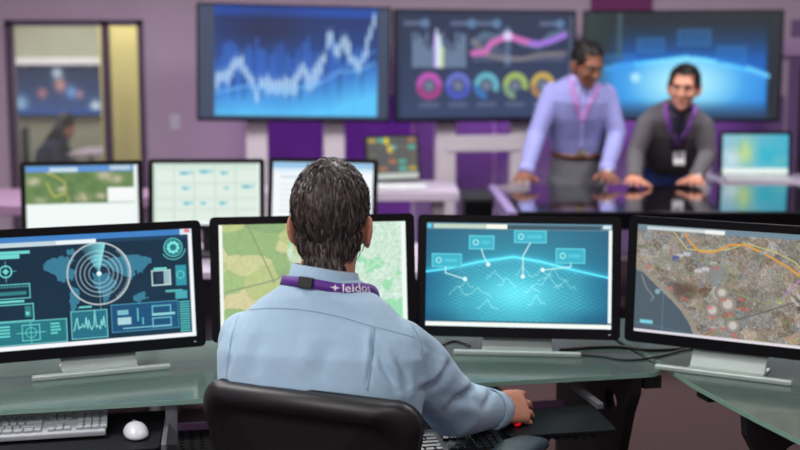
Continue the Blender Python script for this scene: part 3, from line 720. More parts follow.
# return desk on the right
RO = Vector((.745, 3.10, 0)); desk2 = thing('glass_desk', 'glass topped return desk at the right under the satellite map monitor', 'desk', RO, 0)
rp = [(.742, 3.12), (.757, 3.02), (.83, 2.735), (.90, 2.50), (1.02, 2.05), (1.80, 2.25), (1.46, 3.86), (.62, 3.80), (.735, 3.16)]
glass_top(rounded([(x-RO.x, y-RO.y) for x, y in rp], .03, 4), desk2)
def leg2(x0, y0, dx, dy):
    bm_o = leg_panel(desk2, 0); me = bm_o.data
    # local y of the panel runs along (dx, dy)
    d = Vector((dx, dy, 0)).normalized(); n = Vector((-d.y, d.x, 0))
    for v in me.vertices:
        p = v.co.copy(); v.co = Vector((x0-RO.x, y0-RO.y, p.z)) + d*p.y + n*p.x
    me.update()
    bmm = bmesh.new(); bmm.from_mesh(me); bmesh.ops.recalc_face_normals(bmm, faces=bmm.faces[:]); bmm.to_mesh(me); bmm.free()
leg2(.822, 2.76, .972, .235)
MB().prism([(.775-RO.x, 3.045-RO.y), (.79-RO.x, 2.985-RO.y), (1.3-RO.x, 3.11-RO.y), (1.28-RO.x, 3.17-RO.y)], .680, .707).build('top_bracket', frame_m, desk2)
MB().box((1.35-RO.x, 3.0-RO.y, .35), (.05, .06, .70), .004).build('rear_post', frame_m, desk2)
MB().box((1.5-RO.x, 2.4-RO.y, .35), (.05, .06, .70), .004).build('rear_post', frame_m, desk2)

# ------------------------------------------------------------------ monitors
def rrect(W, H, r, n=5, cx=0, cz=0):
    p = []
    for sx, sz, a0 in ((1, 1, 0), (-1, 1, 90), (-1, -1, 180), (1, -1, 270)):
        for k in range(n+1):
            a = math.radians(a0+90*k/n); p.append((cx+sx*(W/2-r)+r*math.cos(a), cz+sz*(H/2-r)+r*math.sin(a)))
    return p
def bezel_ring(W, H, iw, ih, cz, r, d):
    """flat frame: outer rounded W x H (centre shifted by cz), inner iw x ih about the origin"""
    n = 5; o = rrect(W, H, r, n, 0, cz); i = rrect(iw, ih, .001, n)
    N = len(o); V = [(x, 0, z) for x, z in o] + [(x, 0, z) for x, z in i] + [(x, d, z) for x, z in o] + [(x, .004, z) for x, z in i]
    F = []
    for k in range(N):
        j = (k+1) % N; F += [(k, N+k, N+j, j), (k, j, 2*N+j, 2*N+k), (N+k, 3*N+k, 3*N+j, N+j)]
    return MB().add(V, F)
def monitor(name, pic, c, yaw, tilt, z0, label, sw=.531, sh_=.299, side=.025, top=.022, bot=.030, foot=.36, foot_y=-.075, panel_w=.2, group=None, neck=False, foot_m=None):
    """root stands on the table at z0 under the screen centre c"""
    t = thing(name, label, 'monitor', (c[0], c[1], z0), yaw, group)
    M = Matrix.Translation((0, 0, c[2]-z0)) @ Matrix.Rotation(-tilt, 4, 'X')
    W, H = sw+2*side, sh_+top+bot; cz = (top-bot)/2
    bz = bezel_ring(W, H, sw, sh_, cz, .014, .012).build('bezel', black_m, t); bz.matrix_local = M
    bk = MB(); n = len(rrect(W, H, .014)); loops = []
    for (s, dy) in ((1, .012), (.985, .026), (.86, .034), (.5, .048), (.2, .05)):
        loops.append([(x*s, dy, (z-cz)*s+cz) for x, z in rrect(W, H, .014, 5, 0, cz)])
    V = [p for l in loops for p in l]; Fc = [(i*n+k, i*n+(k+1) % n, (i+1)*n+(k+1) % n, (i+1)*n+k) for i in range(len(loops)-1) for k in range(n)] + [tuple(range((len(loops)-1)*n, len(loops)*n))]
    b = bk.add(V, Fc).build('back_cover', blackm_m, t); b.matrix_local = M
    led = MB().box((W/2-.03, -.0008, -sh_/2-bot*.5), (.006, .0016, .003)).build('power_light', mat('power_light', (180, 200, 210), .4, var=0), t); led.matrix_local = M
    s = pic.mesh('screen', sw, sh_, t); s.matrix_local = M @ Matrix.Translation((0, .003, 0))
    sm = foot_m or silver_m; hz = c[2]-z0
    if neck:
        MB().box((0, .075, hz*.5), (.06, .02, hz), .004).build('stand_neck', sm, t)
        MB().box((0, .055, hz-.01), (.08, .045, .06), .004).build('hinge', sm, t)
        MB().prism(rounded([(-foot/2, -.07), (foot/2, -.07), (foot/2, .13), (-foot/2, .13)], .03), 0, .012, bev=.003).build('foot', sm, t)
    else:
        MB().box((0, 0, 0), (panel_w, .012, .13), .003, Matrix.Translation((0, .022, .054)) @ Matrix.Rotation(-.72, 4, 'X')).build('stand_panel', sm, t)
        MB().box((0, .075, hz*.5+.03), (panel_w*.6, .02, hz-.06), .003).build('stand_column', sm, t)
        MB().box((0, .056, hz-.03), (.10, .03, .10), .004).build('hinge', blackm_m, t)
        MB().box((0, (foot_y+.05)/2, .005), (panel_w, .05-foot_y, .008), .002).build('base_plate', sm, t)
        MB().box((0, foot_y, .0075), (foot, .016, .015), .004).build('foot_bar', sm, t)
    return t
monitor('computer_monitor', pic_radar(), (-.818, 3.177, .940), .37, .121, DZ, 'front monitor showing a teal radar and world map, cut by the left edge', group='front row monitors')
monitor('computer_monitor', pic_fields(), (-.243, 3.351, .944), .16, .150, DZ, "front monitor showing green farmland behind the seated man's head", group='front row monitors')
monitor('computer_monitor', pic_terrain(), (.339, 3.390, .938), -.103, .159, DZ, 'front monitor showing a glowing turquoise terrain dome with callout boxes', group='front row monitors')
monitor('computer_monitor', pic_satellite(), (.886, 3.150, .952), -.50, .05, DZ, 'front monitor showing a brown satellite city map with an orange road', group='front row monitors')
# second row
D2 = .72
d2 = thing('office_desk', 'pale lavender desk carrying the second row of three monitors', 'desk', (-1.0, 5.05, 0), 0)
MB().box((0, 0, D2-.015), (2.3, .75, .03), .004).build('worktop', desk_m, d2)
for sx in (-1.1, 0, 1.1): MB().box((sx, 0, (D2-.03)/2), (.04, .6, D2-.03), .004).build('leg', steel_m, d2)
MB().box((0, .3, .45), (2.2, .02, .4), .003).build('modesty_panel', mat('lavender_laminate', (150, 128, 160), .6, var=.05), d2)
def row2(pic, px, py, Y, yaw, label, **k):
    c = atY(px, py, Y); return monitor('computer_monitor', pic, c, yaw, .13, D2, label, sw=.45, sh_=.262, side=.020, top=.018, bot=.024, neck=True, foot=.24, group='second row monitors', foot_m=blackm_m, **k)
row2(pic_landmap(), 82.5, 197, 4.93, .20, 'second row monitor showing a green map over a white panel, leftmost of three')
row2(pic_calendar(), 206.5, 194, 5.06, .03, 'second row monitor showing a pale grid calendar, middle of three')
row2(pic_document(), 322, 193, 5.16, -.22, "second row monitor with a blank white page, mostly hidden by the seated man's head")

# ------------------------------------------------------------------ keyboards, mice, cables
def keyboard(label, locn, rz, bodym, keym, w=.44, d=.15, tilt=.07, raised=True):
    t = thing('keyboard', label, 'keyboard', locn, rz)
    M = Matrix.Translation((0, 0, .004)) @ Matrix.Rotation(tilt, 4, 'X') @ Matrix.Translation((0, d/2, 0))
    MB().box((0, 0, .008), (w, d, .014), .004, M).build('case', bodym, t)
    k = MB(); r = .0155
    rows = [(.30, [1]*14), (.12, [1]*13+[2]), (-.02, [1.5]+[1]*12+[1.5]), (-.16, [1.8]+[1]*11+[2.2]), (-.30, [2.3]+[1]*10+[2.7]), (-.44, [1.3, 1.3, 1.3, 6.2, 1.3, 1.3, 1.3, 1])]
    for fy, ws in rows:
        x = -w/2+.012; y = fy*d*.98+.012; kw = (w*.635)/15
        for q in ws:
            k.box((x+q*kw/2, y, .0175), (q*kw-.003, .0165, .007), .0015, M, 1); x += q*kw
        x = -w/2+.02+w*.645
        for cc in range(3):
            if fy in (.30, .12, -.02) or (fy == -.44) or (fy == -.30 and cc == 1): k.box((x+kw*(cc+.5), y, .0175), (kw-.003, .0165, .007), .0015, M, 1)
        x = -w/2+.03+w*.645+3*kw
        for cc in range(4):
            k.box((x+kw*(cc+.5), y, .0175), (kw-.003, .0165, .007), .0015, M, 1)
    o = k.build('keycaps', keym, t); o['kind'] = 'stuff'
    if raised:
        for s in (-1, 1): MB().box((s*w*.4, d*.92, .006), (.02, .01, .012)).build('flip_foot', bodym, t)
        MB().box((-.06, d-.006, .026), (w*.72, .012, .008), .002, None).build('rear_strip', bodym, t)
    return t
uv = lambda a, b: None
keyboard('pale grey full size keyboard on the black tray at the left', (-.922, 2.742, TZ), AZ, mat('grey_white_plastic', (158, 164, 168), .5, var=.03), mat('pale_grey_keycap', (146, 153, 156), .55, var=.04), d=.165, tilt=.10)
keyboard("dark keyboard half hidden under the seated man's right forearm", (.035, 2.655, .632), AZ, blackm_m, mat('dark_keycap', (34, 38, 42), .35, var=.1), d=.15)
def mouse(label, locn, rz, m, led=None, s=1.0):
    t = thing('computer_mouse', label, 'mouse', locn, rz)
    v, f = ellipsoid((0, 0, 0), (.033*s, .056*s, .026*s), 20, 14); nv = []
    for (x, y, z) in v:
        if z < 0: z *= .02
        x *= 1-.10*math.cos(y/.056/s*2.2); nv.append((x, y, z + .004))
    body = MB().add(nv, f).build('shell', m, t, True)
    MB().box((0, .028*s, .0245*s), (.0025, .05*s, .006), .0005, Matrix.Rotation(-.35, 4, 'X') @ Matrix.Translation((0, -.004, .004))).build('button_gap', mat('grey_seam', (120, 122, 126), .5), t)
    MB().cyl((-.004, .032*s, .021*s), (.004, .032*s, .021*s), .0075).build('scroll_wheel', mat('grey_wheel', (110, 112, 118), .5), t)
    if led: MB().box((.020, -.036*s, .006), (.018, .018, .005), .002).build('red_glow', led, t)
    return t
mouse('white computer mouse on the black tray beside the pale keyboard', (-.640, 2.812, TZ), AZ+.1, mat('white_gloss', (196, 200, 204), .3, var=.02))
mouse("black mouse with a red light held by the seated man's right hand", (.292, 2.920, TZ), AZ-.8, black_m, mat('red_mouse_light', (120, 10, 14), .4, var=0, emit=(255, 20, 30), estr=.45))
def cable(label, pts, r=.0035, z=DZ+.004):
    P = [atZ(x, y, z) for x, y in pts]
    Q = []
    for i in range(len(P)-1):
        p0, p1, p2, p3 = P[max(i-1, 0)], P[i], P[i+1], P[min(i+2, len(P)-1)]
        for k in range(6):
            t = k/6; Q.append(.5*((2*p1)+(-p0+p2)*t+(2*p0-5*p1+4*p2-p3)*t*t+(-p0+3*p1-3*p2+p3)*t**3))
    Q.append(P[-1]); o = MB(); base = Q[0].copy(); o.tube([q-base for q in Q], r); ob = o.build('power_cable', cable_m, None, True); ob.location = base
    return tag(ob, label, 'cable')
cable('thick black cable lying behind the terrain monitor towards the satellite map monitor', [(560, 350), (590, 347.5), (620, 347), (650, 350), (676, 349), (700, 345)], .005)
cable('thin black cable crossing the glass desk between the two right monitors', [(566, 354), (598, 356), (626, 360), (655, 357), (684, 350), (705, 347)], .0035)
cable('short black cable on the glass beside the terrain monitor stand at its left', [(440, 346), (448, 342), (456, 341), (464, 343), (470, 346)], .004)

# ------------------------------------------------------------------ office chair of the seated man
CH = Vector((-.122, 2.510, 0)); CYAW = -.42
chair = thing('office_chair', 'black office chair with a moulded back under the seated man in the blue shirt', 'chair', CH, CYAW)
chair_m = mat('black_chair_plastic', (12, 12, 14), .45, var=.15, bump=.12, bscale=500)
pad_m = mat('black_chair_fabric', (17, 17, 20), .9, var=.25, scale=500, bump=.4, bscale=900)
def back_outline(inset=0, n=7):
    w1, w0, h, r = .248-inset, .175-inset, .52-2*inset, .06
    pts = []
    for cx, cz, a0 in ((w1-r, h/2-r, 0), (-(w1-r), h/2-r, 90), (-(w0-r), -(h/2-r), 180), (w0-r, -(h/2-r), 270)):
        for k in range(n): a = math.radians(a0+90*k/(n-1)); pts.append((cx+r*math.cos(a), cz+r*math.sin(a)))
    return pts
def back_skin(layers, centre_y):
    """layers: (inset, y) loops outside to inside, then filled towards the middle"""
    V = []; F = []; L = []
    for ins, y in layers: L.append([(x, y, z) for x, z in back_outline(ins)])
    last = L[-1]
    for s in (.75, .5, .25, .03): L.append([(x*s, centre_y, z*s) for x, _, z in last])
    n = len(L[0]); V = [p for l in L for p in l]
    for i in range(len(L)-1):
        for k in range(n): j = (k+1) % n; F.append((i*n+k, i*n+j, (i+1)*n+j, (i+1)*n+k))
    F.append(tuple(range((len(L)-1)*n, len(L)*n)))
    bent = []
    for x, y, z in V:
        y2 = y + 1.15*x*x + .25*(z-.1)**2 - .03*z; bent.append((x, y2, z))
    return MB().add(bent, F)
BZ = .628; bq = Matrix.Translation((0, -.205, BZ)) @ Matrix.Rotation(.10, 4, 'X')
sh_o = back_skin([(.012, .018), (0, .012), (0, 0), (.004, -.012), (.016, -.018), (.034, -.016), (.042, -.004), (.06, 0)], 0).build('back_shell', chair_m, chair, True); sh_o.matrix_local = bq
cu_o = back_skin([(.03, .018), (.006, .018), (.002, .026), (.008, .045), (.03, .058)], .060).build('back_cushion', pad_m, chair, True); cu_o.matrix_local = bq
st = MB().box((0, .02, .475), (.48, .48, .035), .015).build('seat_pan', chair_m, chair, True)
MB().box((0, .02, .505), (.47, .47, .05), .024, None, 4).build('seat', pad_m, chair, True)
MB().box((0, -.24, .46), (.07, .03, .34), .008).build('back_support', chair_m, chair)
MB().box((0, -.12, .445), (.07, .26, .03), .006).build('support_arm', chair_m, chair)
arm_m = mat('dark_teal_armrest', (10, 46, 56), .6, var=.1)
for s in (-1, 1):
    ax = MB().tube([(s*.22, .10, .47), (s*.29, .14, .49), (s*.30, .20, .56), (s*.29, .24, .645)], .016).build('armrest_post', chair_m, chair, True)
    v, f = tube([(s*.285, .12, .640), (s*.287, .20, .652), (s*.29, .32, .655), (s*.29, .43, .640)], [(.036, .014), (.046, .02), (.05, .022), (.042, .016)], 16, hint=(1, 0, 0), power=3)
    MB().add(v, f).build('armrest', arm_m, chair, True)
MB().cyl((0, 0, .10), (0, 0, .46), .028).build('gas_column', chair_m, chair, True, .6)
for k in range(5):
    a = 2*PI*k/5+.3; d = Vector((math.cos(a), math.sin(a), 0))
    v, f = tube([d*.02+Vector((0, 0, .11)), d*.16+Vector((0, 0, .10)), d*.29+Vector((0, 0, .075))], [(.025, .02), (.022, .016), (.016, .012)], 10, hint=(0, 0, 1))
    lg = MB().add(v, f).build('base_leg', chair_m, chair, True)
    e = d*.29; p = Vector((-d.y, d.x, 0))
    MB().cyl(e+p*.024+Vector((0, 0, .03)), e-p*.024+Vector((0, 0, .03)), .03).build('caster', blackm_m, lg)

# ------------------------------------------------------------------ touch table of the two standing men
TX0, TX1, TY0, TY1, TT = .535, 2.40, 5.93, 7.24, .80
tb = thing('touch_table', 'long glossy black touch table where the two standing men lean', 'table', ((TX0+TX1)/2, (TY0+TY1)/2, 0))
tw, td = TX1-TX0, TY1-TY0
gloss = mat('black_mirror_glass', (13, 14, 22), .06, var=.05, spec=.9, coat=.6)
MB().box((0, 0, TT-.012), (tw-.10, td-.06, .024), .003).build('glass_surface', gloss, tb)
rim = MB(); rim.box((-tw/2+.025, 0, TT-.045), (.05, td, .09), .004)
rim.build('left_rim', mat('lavender_metal_rim', (130, 114, 158), .45, var=.04), tb)
rm2 = MB(); rm2.box((tw/2-.025, 0, TT-.045), (.05, td, .09), .004); rm2.box((0, -td/2+.015, TT-.046), (tw-.1, .03, .09), .004); rm2.box((0, td/2-.015, TT-.046), (tw-.1, .03, .09), .004)
rm2.build('black_rim', black_m, tb)
MB().box((0, 0, TT-.055), (tw-.11, td-.07, .06)).build('screen_housing', blackm_m, tb)
for sx in (-1, 1): 
    MB().box((sx*(tw/2-.22), 0, (TT-.09)/2), (.10, td*.7, TT-.09), .01).build('pedestal', mat('purple_laminate', (92, 52, 140), .5, var=.05), tb)

# ------------------------------------------------------------------ pale desks at the back
def pale_desk(label, x0, x1, y0, y1, z, m=desk_m):
    t = thing('office_desk', label, 'desk', ((x0+x1)/2, (y0+y1)/2, 0)); w, d = x1-x0, y1-y0
    MB().box((0, 0, z-.03), (w, d, .06), .006).build('worktop', m, t)
    for sx in (-1, 1): MB().box((sx*(w/2-.12), 0, (z-.06)/2), (.07, d*.7, z-.06), .006).build('leg', col_m, t)
    return t
pale_desk('white desk at the far left in front of the office window', -3.3, -1.5, 6.62, 7.5, .75, mat('mauve_laminate', (160, 128, 160), .55, var=.04))
pale_desk('white desk carrying the small monitor with yellow and teal tiles', -.85, .36, 7.22, 7.9, .76)
pale_desk('white desk behind the touch table carrying the far right monitor', 2.05, 3.4, 7.62, 8.2, .775)
c = atY(393, 158, 7.62)
monitor('computer_monitor', pic_tiles(), c, .42, .12, .76, 'small tilted monitor with yellow and teal tiles on the white desk', sw=.35, sh_=.27, side=.010, top=.010, bot=.014, neck=True, foot=.2, foot_m=white_m)
c = atY(755.5, 154.5, 7.9)
monitor('computer_monitor', pic_colour(), c, -.03, .06, .775, 'far right monitor with a pale blue and green picture', sw=.43, sh_=.262, side=.020, top=.020, bot=.022, neck=True, foot=.28, foot_m=white_m)
keyboard('white keyboard in front of the small yellow and teal monitor', (-.05, 7.27, .76), .05, white_m, key_m, w=.42, d=.14)
keyboard('white keyboard in front of the far right monitor', (2.30, 7.66, .775), 0, white_m, key_m, w=.42, d=.14)
# black equipment cabinet beside the touch table
cab = thing('equipment_cabinet', 'low black equipment cabinet between the white desk and the touch table', 'cabinet', (.475, 6.90, 0))
MB().box((-.03, .07, .39), (.165, .44, .78), .008).build('body', blackm_m, cab)
MB().box((-.03, -.158, .40), (.155, .014, .72), .003).build('door', black_m, cab); MB().box((.04, -.172, .45), (.012, .014, .12), .003).build('handle', steel_m, cab)

# ------------------------------------------------------------------ wall displays on stands
def display(pic, px, py, Y, w, h, yaw, roll, label, cols):
    c = atY(px, py, Y)
    st = thing('display_stand', 'pale grey twin column floor stand holding the ' + label[1], 'stand', (c.x, c.y+.16, 0), yaw)
    t = thing('large_display', label[0], 'display', (c.x, c.y, c.z), yaw, 'large displays at the back')
    M = Matrix.Rotation(roll, 4, 'Y')
    o = bezel_ring(w, h, w-.03, h-.035, -.004, .01, .05).build('bezel', black_m, t); o.matrix_local = M
    o = MB().box((0, .045, -.004), (w-.004, .05, h-.004), .01).build('back_cover', blackm_m, t); o.matrix_local = M
    o = MB().box((0, .085, -.02), (w*.55, .05, h*.6), .01).build('mount_box', blackm_m, t); o.matrix_local = M
    s = pic.mesh('screen', w-.03, h-.035, t, matname='display_picture'); s.matrix_local = M @ Matrix.Translation((0, .006, 0))
    topz = c.z+.1
    # glow bar and area light added to brighten the purple wall behind the columns
    MB().box((0, .05, c.z-h/2+.03), (w*.8, .02, .02), .004).build('added_glow_bar', mat('added_violet_glow', (120, 60, 220), .5, var=0, emit=(150, 80, 255), estr=2), st)
    l = bpy.data.lights.new('added_wall_wash', 'AREA'); l.shape = 'RECTANGLE'; l.size = w*.8; l.size_y = .03; l.energy = 2.6; l.color = (.72, .34, .95)
    lo = bpy.data.objects.new('added_wall_wash', l); C.objects.link(lo); lo.parent = st; lo.location = (0, .065, c.z-h/2+.03); lo.rotation_euler = (math.radians(55), 0, 0)
    for p in cols:
        lx = (p-px)/FPX*(Y+.16)
        MB().box((lx, 0, topz/2), (.15, .08, topz), .01).build('column', col_m, st)
        MB().box((lx, 0, .02), (.16, .55, .04), .01).build('foot', col_m, st)
    if label[1].startswith('dash'):
        a, b = [(p-px)/FPX*(Y+.16) for p in cols]
        zc = atY(480, 143, Y+.16).z
        MB().box(((a+b)/2, -.03, zc), (b-a, .05, .12), .008).build('cross_bar', col_m, st)
    return t
screen_mat('display_picture', .35, 1.0)
display(pic_stocks(), 295, 63, 8.32, 1.335, .795, .165, math.radians(1.0), ('big wall display with a pale blue stock chart', 'stock chart display'), (254, 331))
display(pic_dashboard(), 486, 65.5, 8.66, 1.34, .795, .20, 0, ('big wall display with a dark dashboard and five coloured rings', 'dashboard display'), (446, 523))
display(pic_globe(), 681, 65.5, 8.74, 1.415, .795, -.14, 0, ('big wall display with a glowing blue globe horizon', 'blue globe display'), (606, 708))
# ------------------------------------------------------------------ people
def skin_mat(name, col): return mat(name, col, .55, var=.08, scale=25, bump=.08, bscale=400, sss=.08)
def hair_mat(name, cols):
    if name in MATS: return MATS[name]
    m = bpy.data.materials.new(name); m.use_nodes = True; MATS[name] = m
    nt = m.node_tree; n = nt.nodes; b = n['Principled BSDF']
    g = n.new('ShaderNodeNewGeometry'); r = n.new('ShaderNodeValToRGB'); nt.links.new(g.outputs['Random Per Island'], r.inputs[0])
    e = r.color_ramp.elements; e[0].color = rgb(*cols[0]); e[0].position = 0; e[1].color = rgb(*cols[-1]); e[1].position = 1
    for i, c in enumerate(cols[1:-1]): q = e.new((i+1)/(len(cols)-1)); q.color = rgb(*c)
    nt.links.new(r.outputs[0], b.inputs['Base Color']); b.inputs['Roughness'].default_value = .45; b.inputs['Specular IOR Level'].default_value = .28
    return m
def face_frame(f, up=(0, 0, 1)):
    f = Vector(f).normalized(); x = f.cross(Vector(up)).normalized(); u = x.cross(f)
    return Matrix((x, f, u)).transposed().to_4x4()
def xf(sh, M): return [M @ Vector(p) for p in sh[0]], sh[1]
def head_shapes(M):
    E = lambda c, r, rot=None: (lambda s: xf(s, M @ (Matrix.Translation(c) @ rot @ Matrix.Translation([-q for q in c]) if rot else Matrix())))(ellipsoid(c, r, 24, 16))
    S = [E((0, -.020, .042), (.077, .098, .084)), E((0, .028, .0), (.066, .066, .098)), E((0, -.005, -.02), (.070, .075, .07)),
         E((0, .036, -.062), (.052, .052, .050)), E((0, .078, -.094), (.024, .020, .020)), E((0, .06, .032), (.058, .036, .02)),
         E((.036, .060, -.025), (.026, .028, .024)), E((-.036, .060, -.025), (.026, .028, .024)),
         E((0, .089, -.056), (.021, .012, .0065)), E((0, .088, -.068), (.018, .012, .0065))]
    S.append(xf(tube([(0, .088, .024), (0, .100, .0), (0, .113, -.024)], [.007, .009, .013], 12, hint=(1, 0, 0)), M))
    for s in (-1, 1):
        S.append(E((s*.012, .102, -.029), (.009, .010, .008)))
        R = Matrix.Rotation(s*.50, 4, 'Z') @ Matrix.Rotation(.2, 4, 'X')
        S.append(E((s*.085, -.010, -.010), (.010, .022, .033), R)); S.append(E((s*.082, .002, -.034), (.008, .010, .013), R))
    return S
def eye_sockets(me, M):
    v, n = mesh_np(me); Mi = np.array(M.inverted()); p = v @ Mi[:3, :3].T + Mi[:3, 3]
    k = np.zeros(len(v))
    for s in (-1, 1):
        d = np.sqrt(((p[:, 0]-s*.031)/.017)**2 + ((p[:, 1]-.088)/.03)**2 + ((p[:, 2]-.012)/.012)**2); k += np.exp(-d*d)*.010
        d = np.sqrt(((p[:, 0]-s*.092)/.012)**2 + ((p[:, 1]+.004)/.012)**2 + ((p[:, 2]+.012)/.018)**2); k += np.exp(-d*d)*.005
    d = np.sqrt((p[:, 0]/.02)**2 + ((p[:, 1]-.1)/.02)**2 + ((p[:, 2]+.062)/.003)**2); k += np.exp(-d*d)*.004
    set_co(me, v - n*k[:, None])
def hand_shapes(w, d, n, side, curl=.35, sc=1.0, spread=.10, thumb=.68):
    """five fingered hand: w wrist, d direction, n back of the hand, side towards the thumb"""
    w = Vector(w); d = Vector(d).normalized(); n = Vector(n); n = (n - d*n.dot(d)).normalized(); s0 = d.cross(n); s = s0 if s0.dot(Vector(side)) > 0 else -s0
    S = [tube([w - d*.03*sc, w + d*.012*sc, w + d*.05*sc + n*.004, w + d*.088*sc], [(.026*sc, .020*sc), (.030*sc, .019*sc), (.040*sc, .017*sc), (.041*sc, .014*sc)], 16, hint=s, power=2.8)]
    for i, (L, r) in enumerate(((.072, .0092), (.080, .0096), (.074, .0092), (.058, .0082))):
        b = w + d*(.084 - .004*abs(i-1.3))*sc + s*(.030-.0205*i)*sc; q = (d + s*(spread*(1.3-i))).normalized(); a = .0; P = [b - q*.015*sc, b]; R = [r*sc*1.12, r*sc*1.12]
        for k, (fr, m) in enumerate(((.45, 1.0), (.31, 1.25), (.24, .9))):
            a += curl*m; dirn = q*math.cos(a) - n*math.sin(a); P.append(P[-1] + dirn*L*fr*sc); R.append(r*sc*(1.0-.09*(k+1)))
        S.append(tube(P, R, 12))
    b = w + d*.022*sc + s*.024*sc - n*.004; P = [b - s*.01*sc, b]; R = [.014*sc, .0135*sc]; q = (d*.75 + s*thumb - n*.22).normalized()
    for L, t in ((.040, 0), (.030, .35), (.024, .6)):
        dirn = (q*math.cos(t*curl*2) + (d*.9-s*.3-n*.4).normalized()*math.sin(t*curl*2)).normalized(); P.append(P[-1] + dirn*L*sc); R.append(R[-1]*.9)
    S.append(tube(P, R, 12))
    return S
def hair_mesh(name, head_me, M, m, parent, base, count, length, width, region, flow, lift=.012, cap=.006, seed=1):
    """scalp cap lifted from the head plus many flat locks that follow flow()"""
    v, n = mesh_np(head_me); Mi = np.array(M.inverted()); p = v @ Mi[:3, :3].T + Mi[:3, 3]
    keep = np.array([region(q) for q in p]); 
    out = MB(); idx = {}
    for poly in head_me.polygons:
        vi = list(poly.vertices)
        if all(keep[i] for i in vi):
            f = []
            for i in vi:
                if i not in idx: idx[i] = len(out.v); out.v.append(tuple(v[i] + n[i]*cap*(1.0) - np.array(base)))
                f.append(idx[i])
            out.f.append(tuple(f))
    rs = np.random.RandomState(seed); cand = np.nonzero(keep)[0]
    Mr = np.array(M)[:3, :3]
    for i in rs.choice(cand, count):
        q = p[i] + rs.normal(0, .002, 3); nn = Mi[:3, :3] @ n[i]; d = np.array(flow(q, rs)); d = d - nn*d.dot(nn); d /= (np.linalg.norm(d)+1e-9)
        sd = np.cross(d, nn); L = length*rs.uniform(.7, 1.25); W = width*rs.uniform(.6, 1.3); li = lift*rs.uniform(.4, 1.2)
        sway = rs.normal(0, .10); pts = []
        for t, w_, h in ((0, .6, cap*.6), (.35, 1, cap+li*.75), (.7, .8, cap+li), (1, .12, cap+li*.45)):
            # keep the lock hugging the round skull
            c = q + d*L*t + sd*sway*L*t*t + nn*(h - (L*t)**2/.17)
            tw = rs.normal(0, .0006); pts.append((c - sd*W*w_/2 + nn*tw, c + sd*W*w_/2 - nn*tw))
        o = len(out.v)
        for a, b in pts:
            for e in (a, b): out.v.append(tuple(Mr @ e + np.array(M)[:3, 3] - np.array(base)))
        out.f += [(o+2*k, o+2*k+1, o+2*k+3, o+2*k+2) for k in range(3)]
    return out.build(name, m, parent, True)
def wave3(v, seed, freq, n=5):
    r = np.random.RandomState(seed); k = r.normal(0, 1, (n, 3)); k /= np.linalg.norm(k, axis=1)[:, None]; ph = r.uniform(0, 6.28, n); f = freq*r.uniform(.6, 1.5, n)
    return sum(np.sin((v @ k[i])*f[i] + ph[i] + 1.3*np.sin((v @ k[(i+1) % n])*f[i]*.5)) for i in range(n)) / n
def project(v):
    c, s = math.cos(PITCH), math.sin(PITCH); z = v[:, 2]-CAM_H; zc = v[:, 1]*c - z*s; yc = v[:, 1]*s + z*c
    return np.stack([400+FPX*v[:, 0]/zc, 225-FPX*yc/zc], 1)
def crease(me, lines, facing=True):
    """soft folds: each line = (points, width, depth, bulge)"""
    v, n = mesh_np(me); q = project(v); d = np.zeros(len(v)); to_cam = np.array((0, 0, CAM_H)) - v; to_cam /= np.linalg.norm(to_cam, axis=1)[:, None]
    vis = np.clip((n*to_cam).sum(1)*2+.25, 0, 1)
    for pts, w, dep in lines:
        D = np.full(len(v), 1e9); side = np.zeros(len(v)); tt = np.zeros(len(v)); N = len(pts)-1
        for k in range(N):
            a, b = np.array(pts[k], float), np.array(pts[k+1], float); e = b-a; t = np.clip(((q-a) @ e)/(e @ e), 0, 1); r = q-a-t[:, None]*e; dd = np.linalg.norm(r, axis=1)
            m = dd < D; D = np.where(m, dd, D); side = np.where(m, np.sign(e[0]*r[:, 1]-e[1]*r[:, 0]), side); tt = np.where(m, (k+t)/N, tt)
        fade = np.sin(np.clip(tt, .02, .98)*PI)**.6
        d += fade*vis*dep*(-np.exp(-(D/w)**2) + .55*np.exp(-((D*side-1.6*w)/(1.1*w))**2))
    set_co(me, v + n*d[:, None])
def bvh_of(me): 
    v, _ = mesh_np(me); return BVHTree.FromPolygons([Vector(p) for p in v], [tuple(f.vertices) for f in me.polygons])
def cast(bvh, px, py):
    d = ray(px, py).normalized(); h = bvh.ray_cast(Vector((0, 0, CAM_H)), d); return (h[0], h[1]) if h[0] is not None else (None, None)
def subdiv(pts, k=8):
    P = [Vector(p).to_3d() if len(p) == 2 else Vector(p) for p in pts]; Q = []
    for i in range(len(P)-1):
        p0, p1, p2, p3 = P[max(i-1, 0)], P[i], P[i+1], P[min(i+2, len(P)-1)]
        for j in range(k): t = j/k; Q.append(.5*((2*p1)+(-p0+p2)*t+(2*p0-5*p1+4*p2-p3)*t*t+(-p0+3*p1-3*p2+p3)*t**3))
    Q.append(P[-1]); return Q
def surf_line(bvh, pts, off=.0):
    out = []
    for p in subdiv(pts):
        h, n = cast(bvh, p.x, p.y)
        if h is not None: out.append((h + n*off, n))
    return out
def ribbon(path, width, th=.0018, base=Vector()):
    """flat band along (point, normal) pairs"""
    mb = MB(); P = [p for p, _ in path]; V = []
    for i, (p, n) in enumerate(path):
        t = (P[min(i+1, len(P)-1)] - P[max(i-1, 0)]).normalized(); s = t.cross(n).normalized(); n = s.cross(t)
        for a, b in ((-1, 0), (1, 0), (1, 1), (-1, 1)): V.append(p - base + s*width/2*a + n*th*b)
    k = len(path); F = [(4*i+j, 4*i+(j+1) % 4, 4*i+4+(j+1) % 4, 4*i+4+j) for i in range(k-1) for j in range(4)] + [(3, 2, 1, 0), (4*k-4, 4*k-3, 4*k-2, 4*k-1)]
    return mb.add(V, F)
def shift(me, base):
    v, _ = mesh_np(me); set_co(me, v - np.array(base)); return me
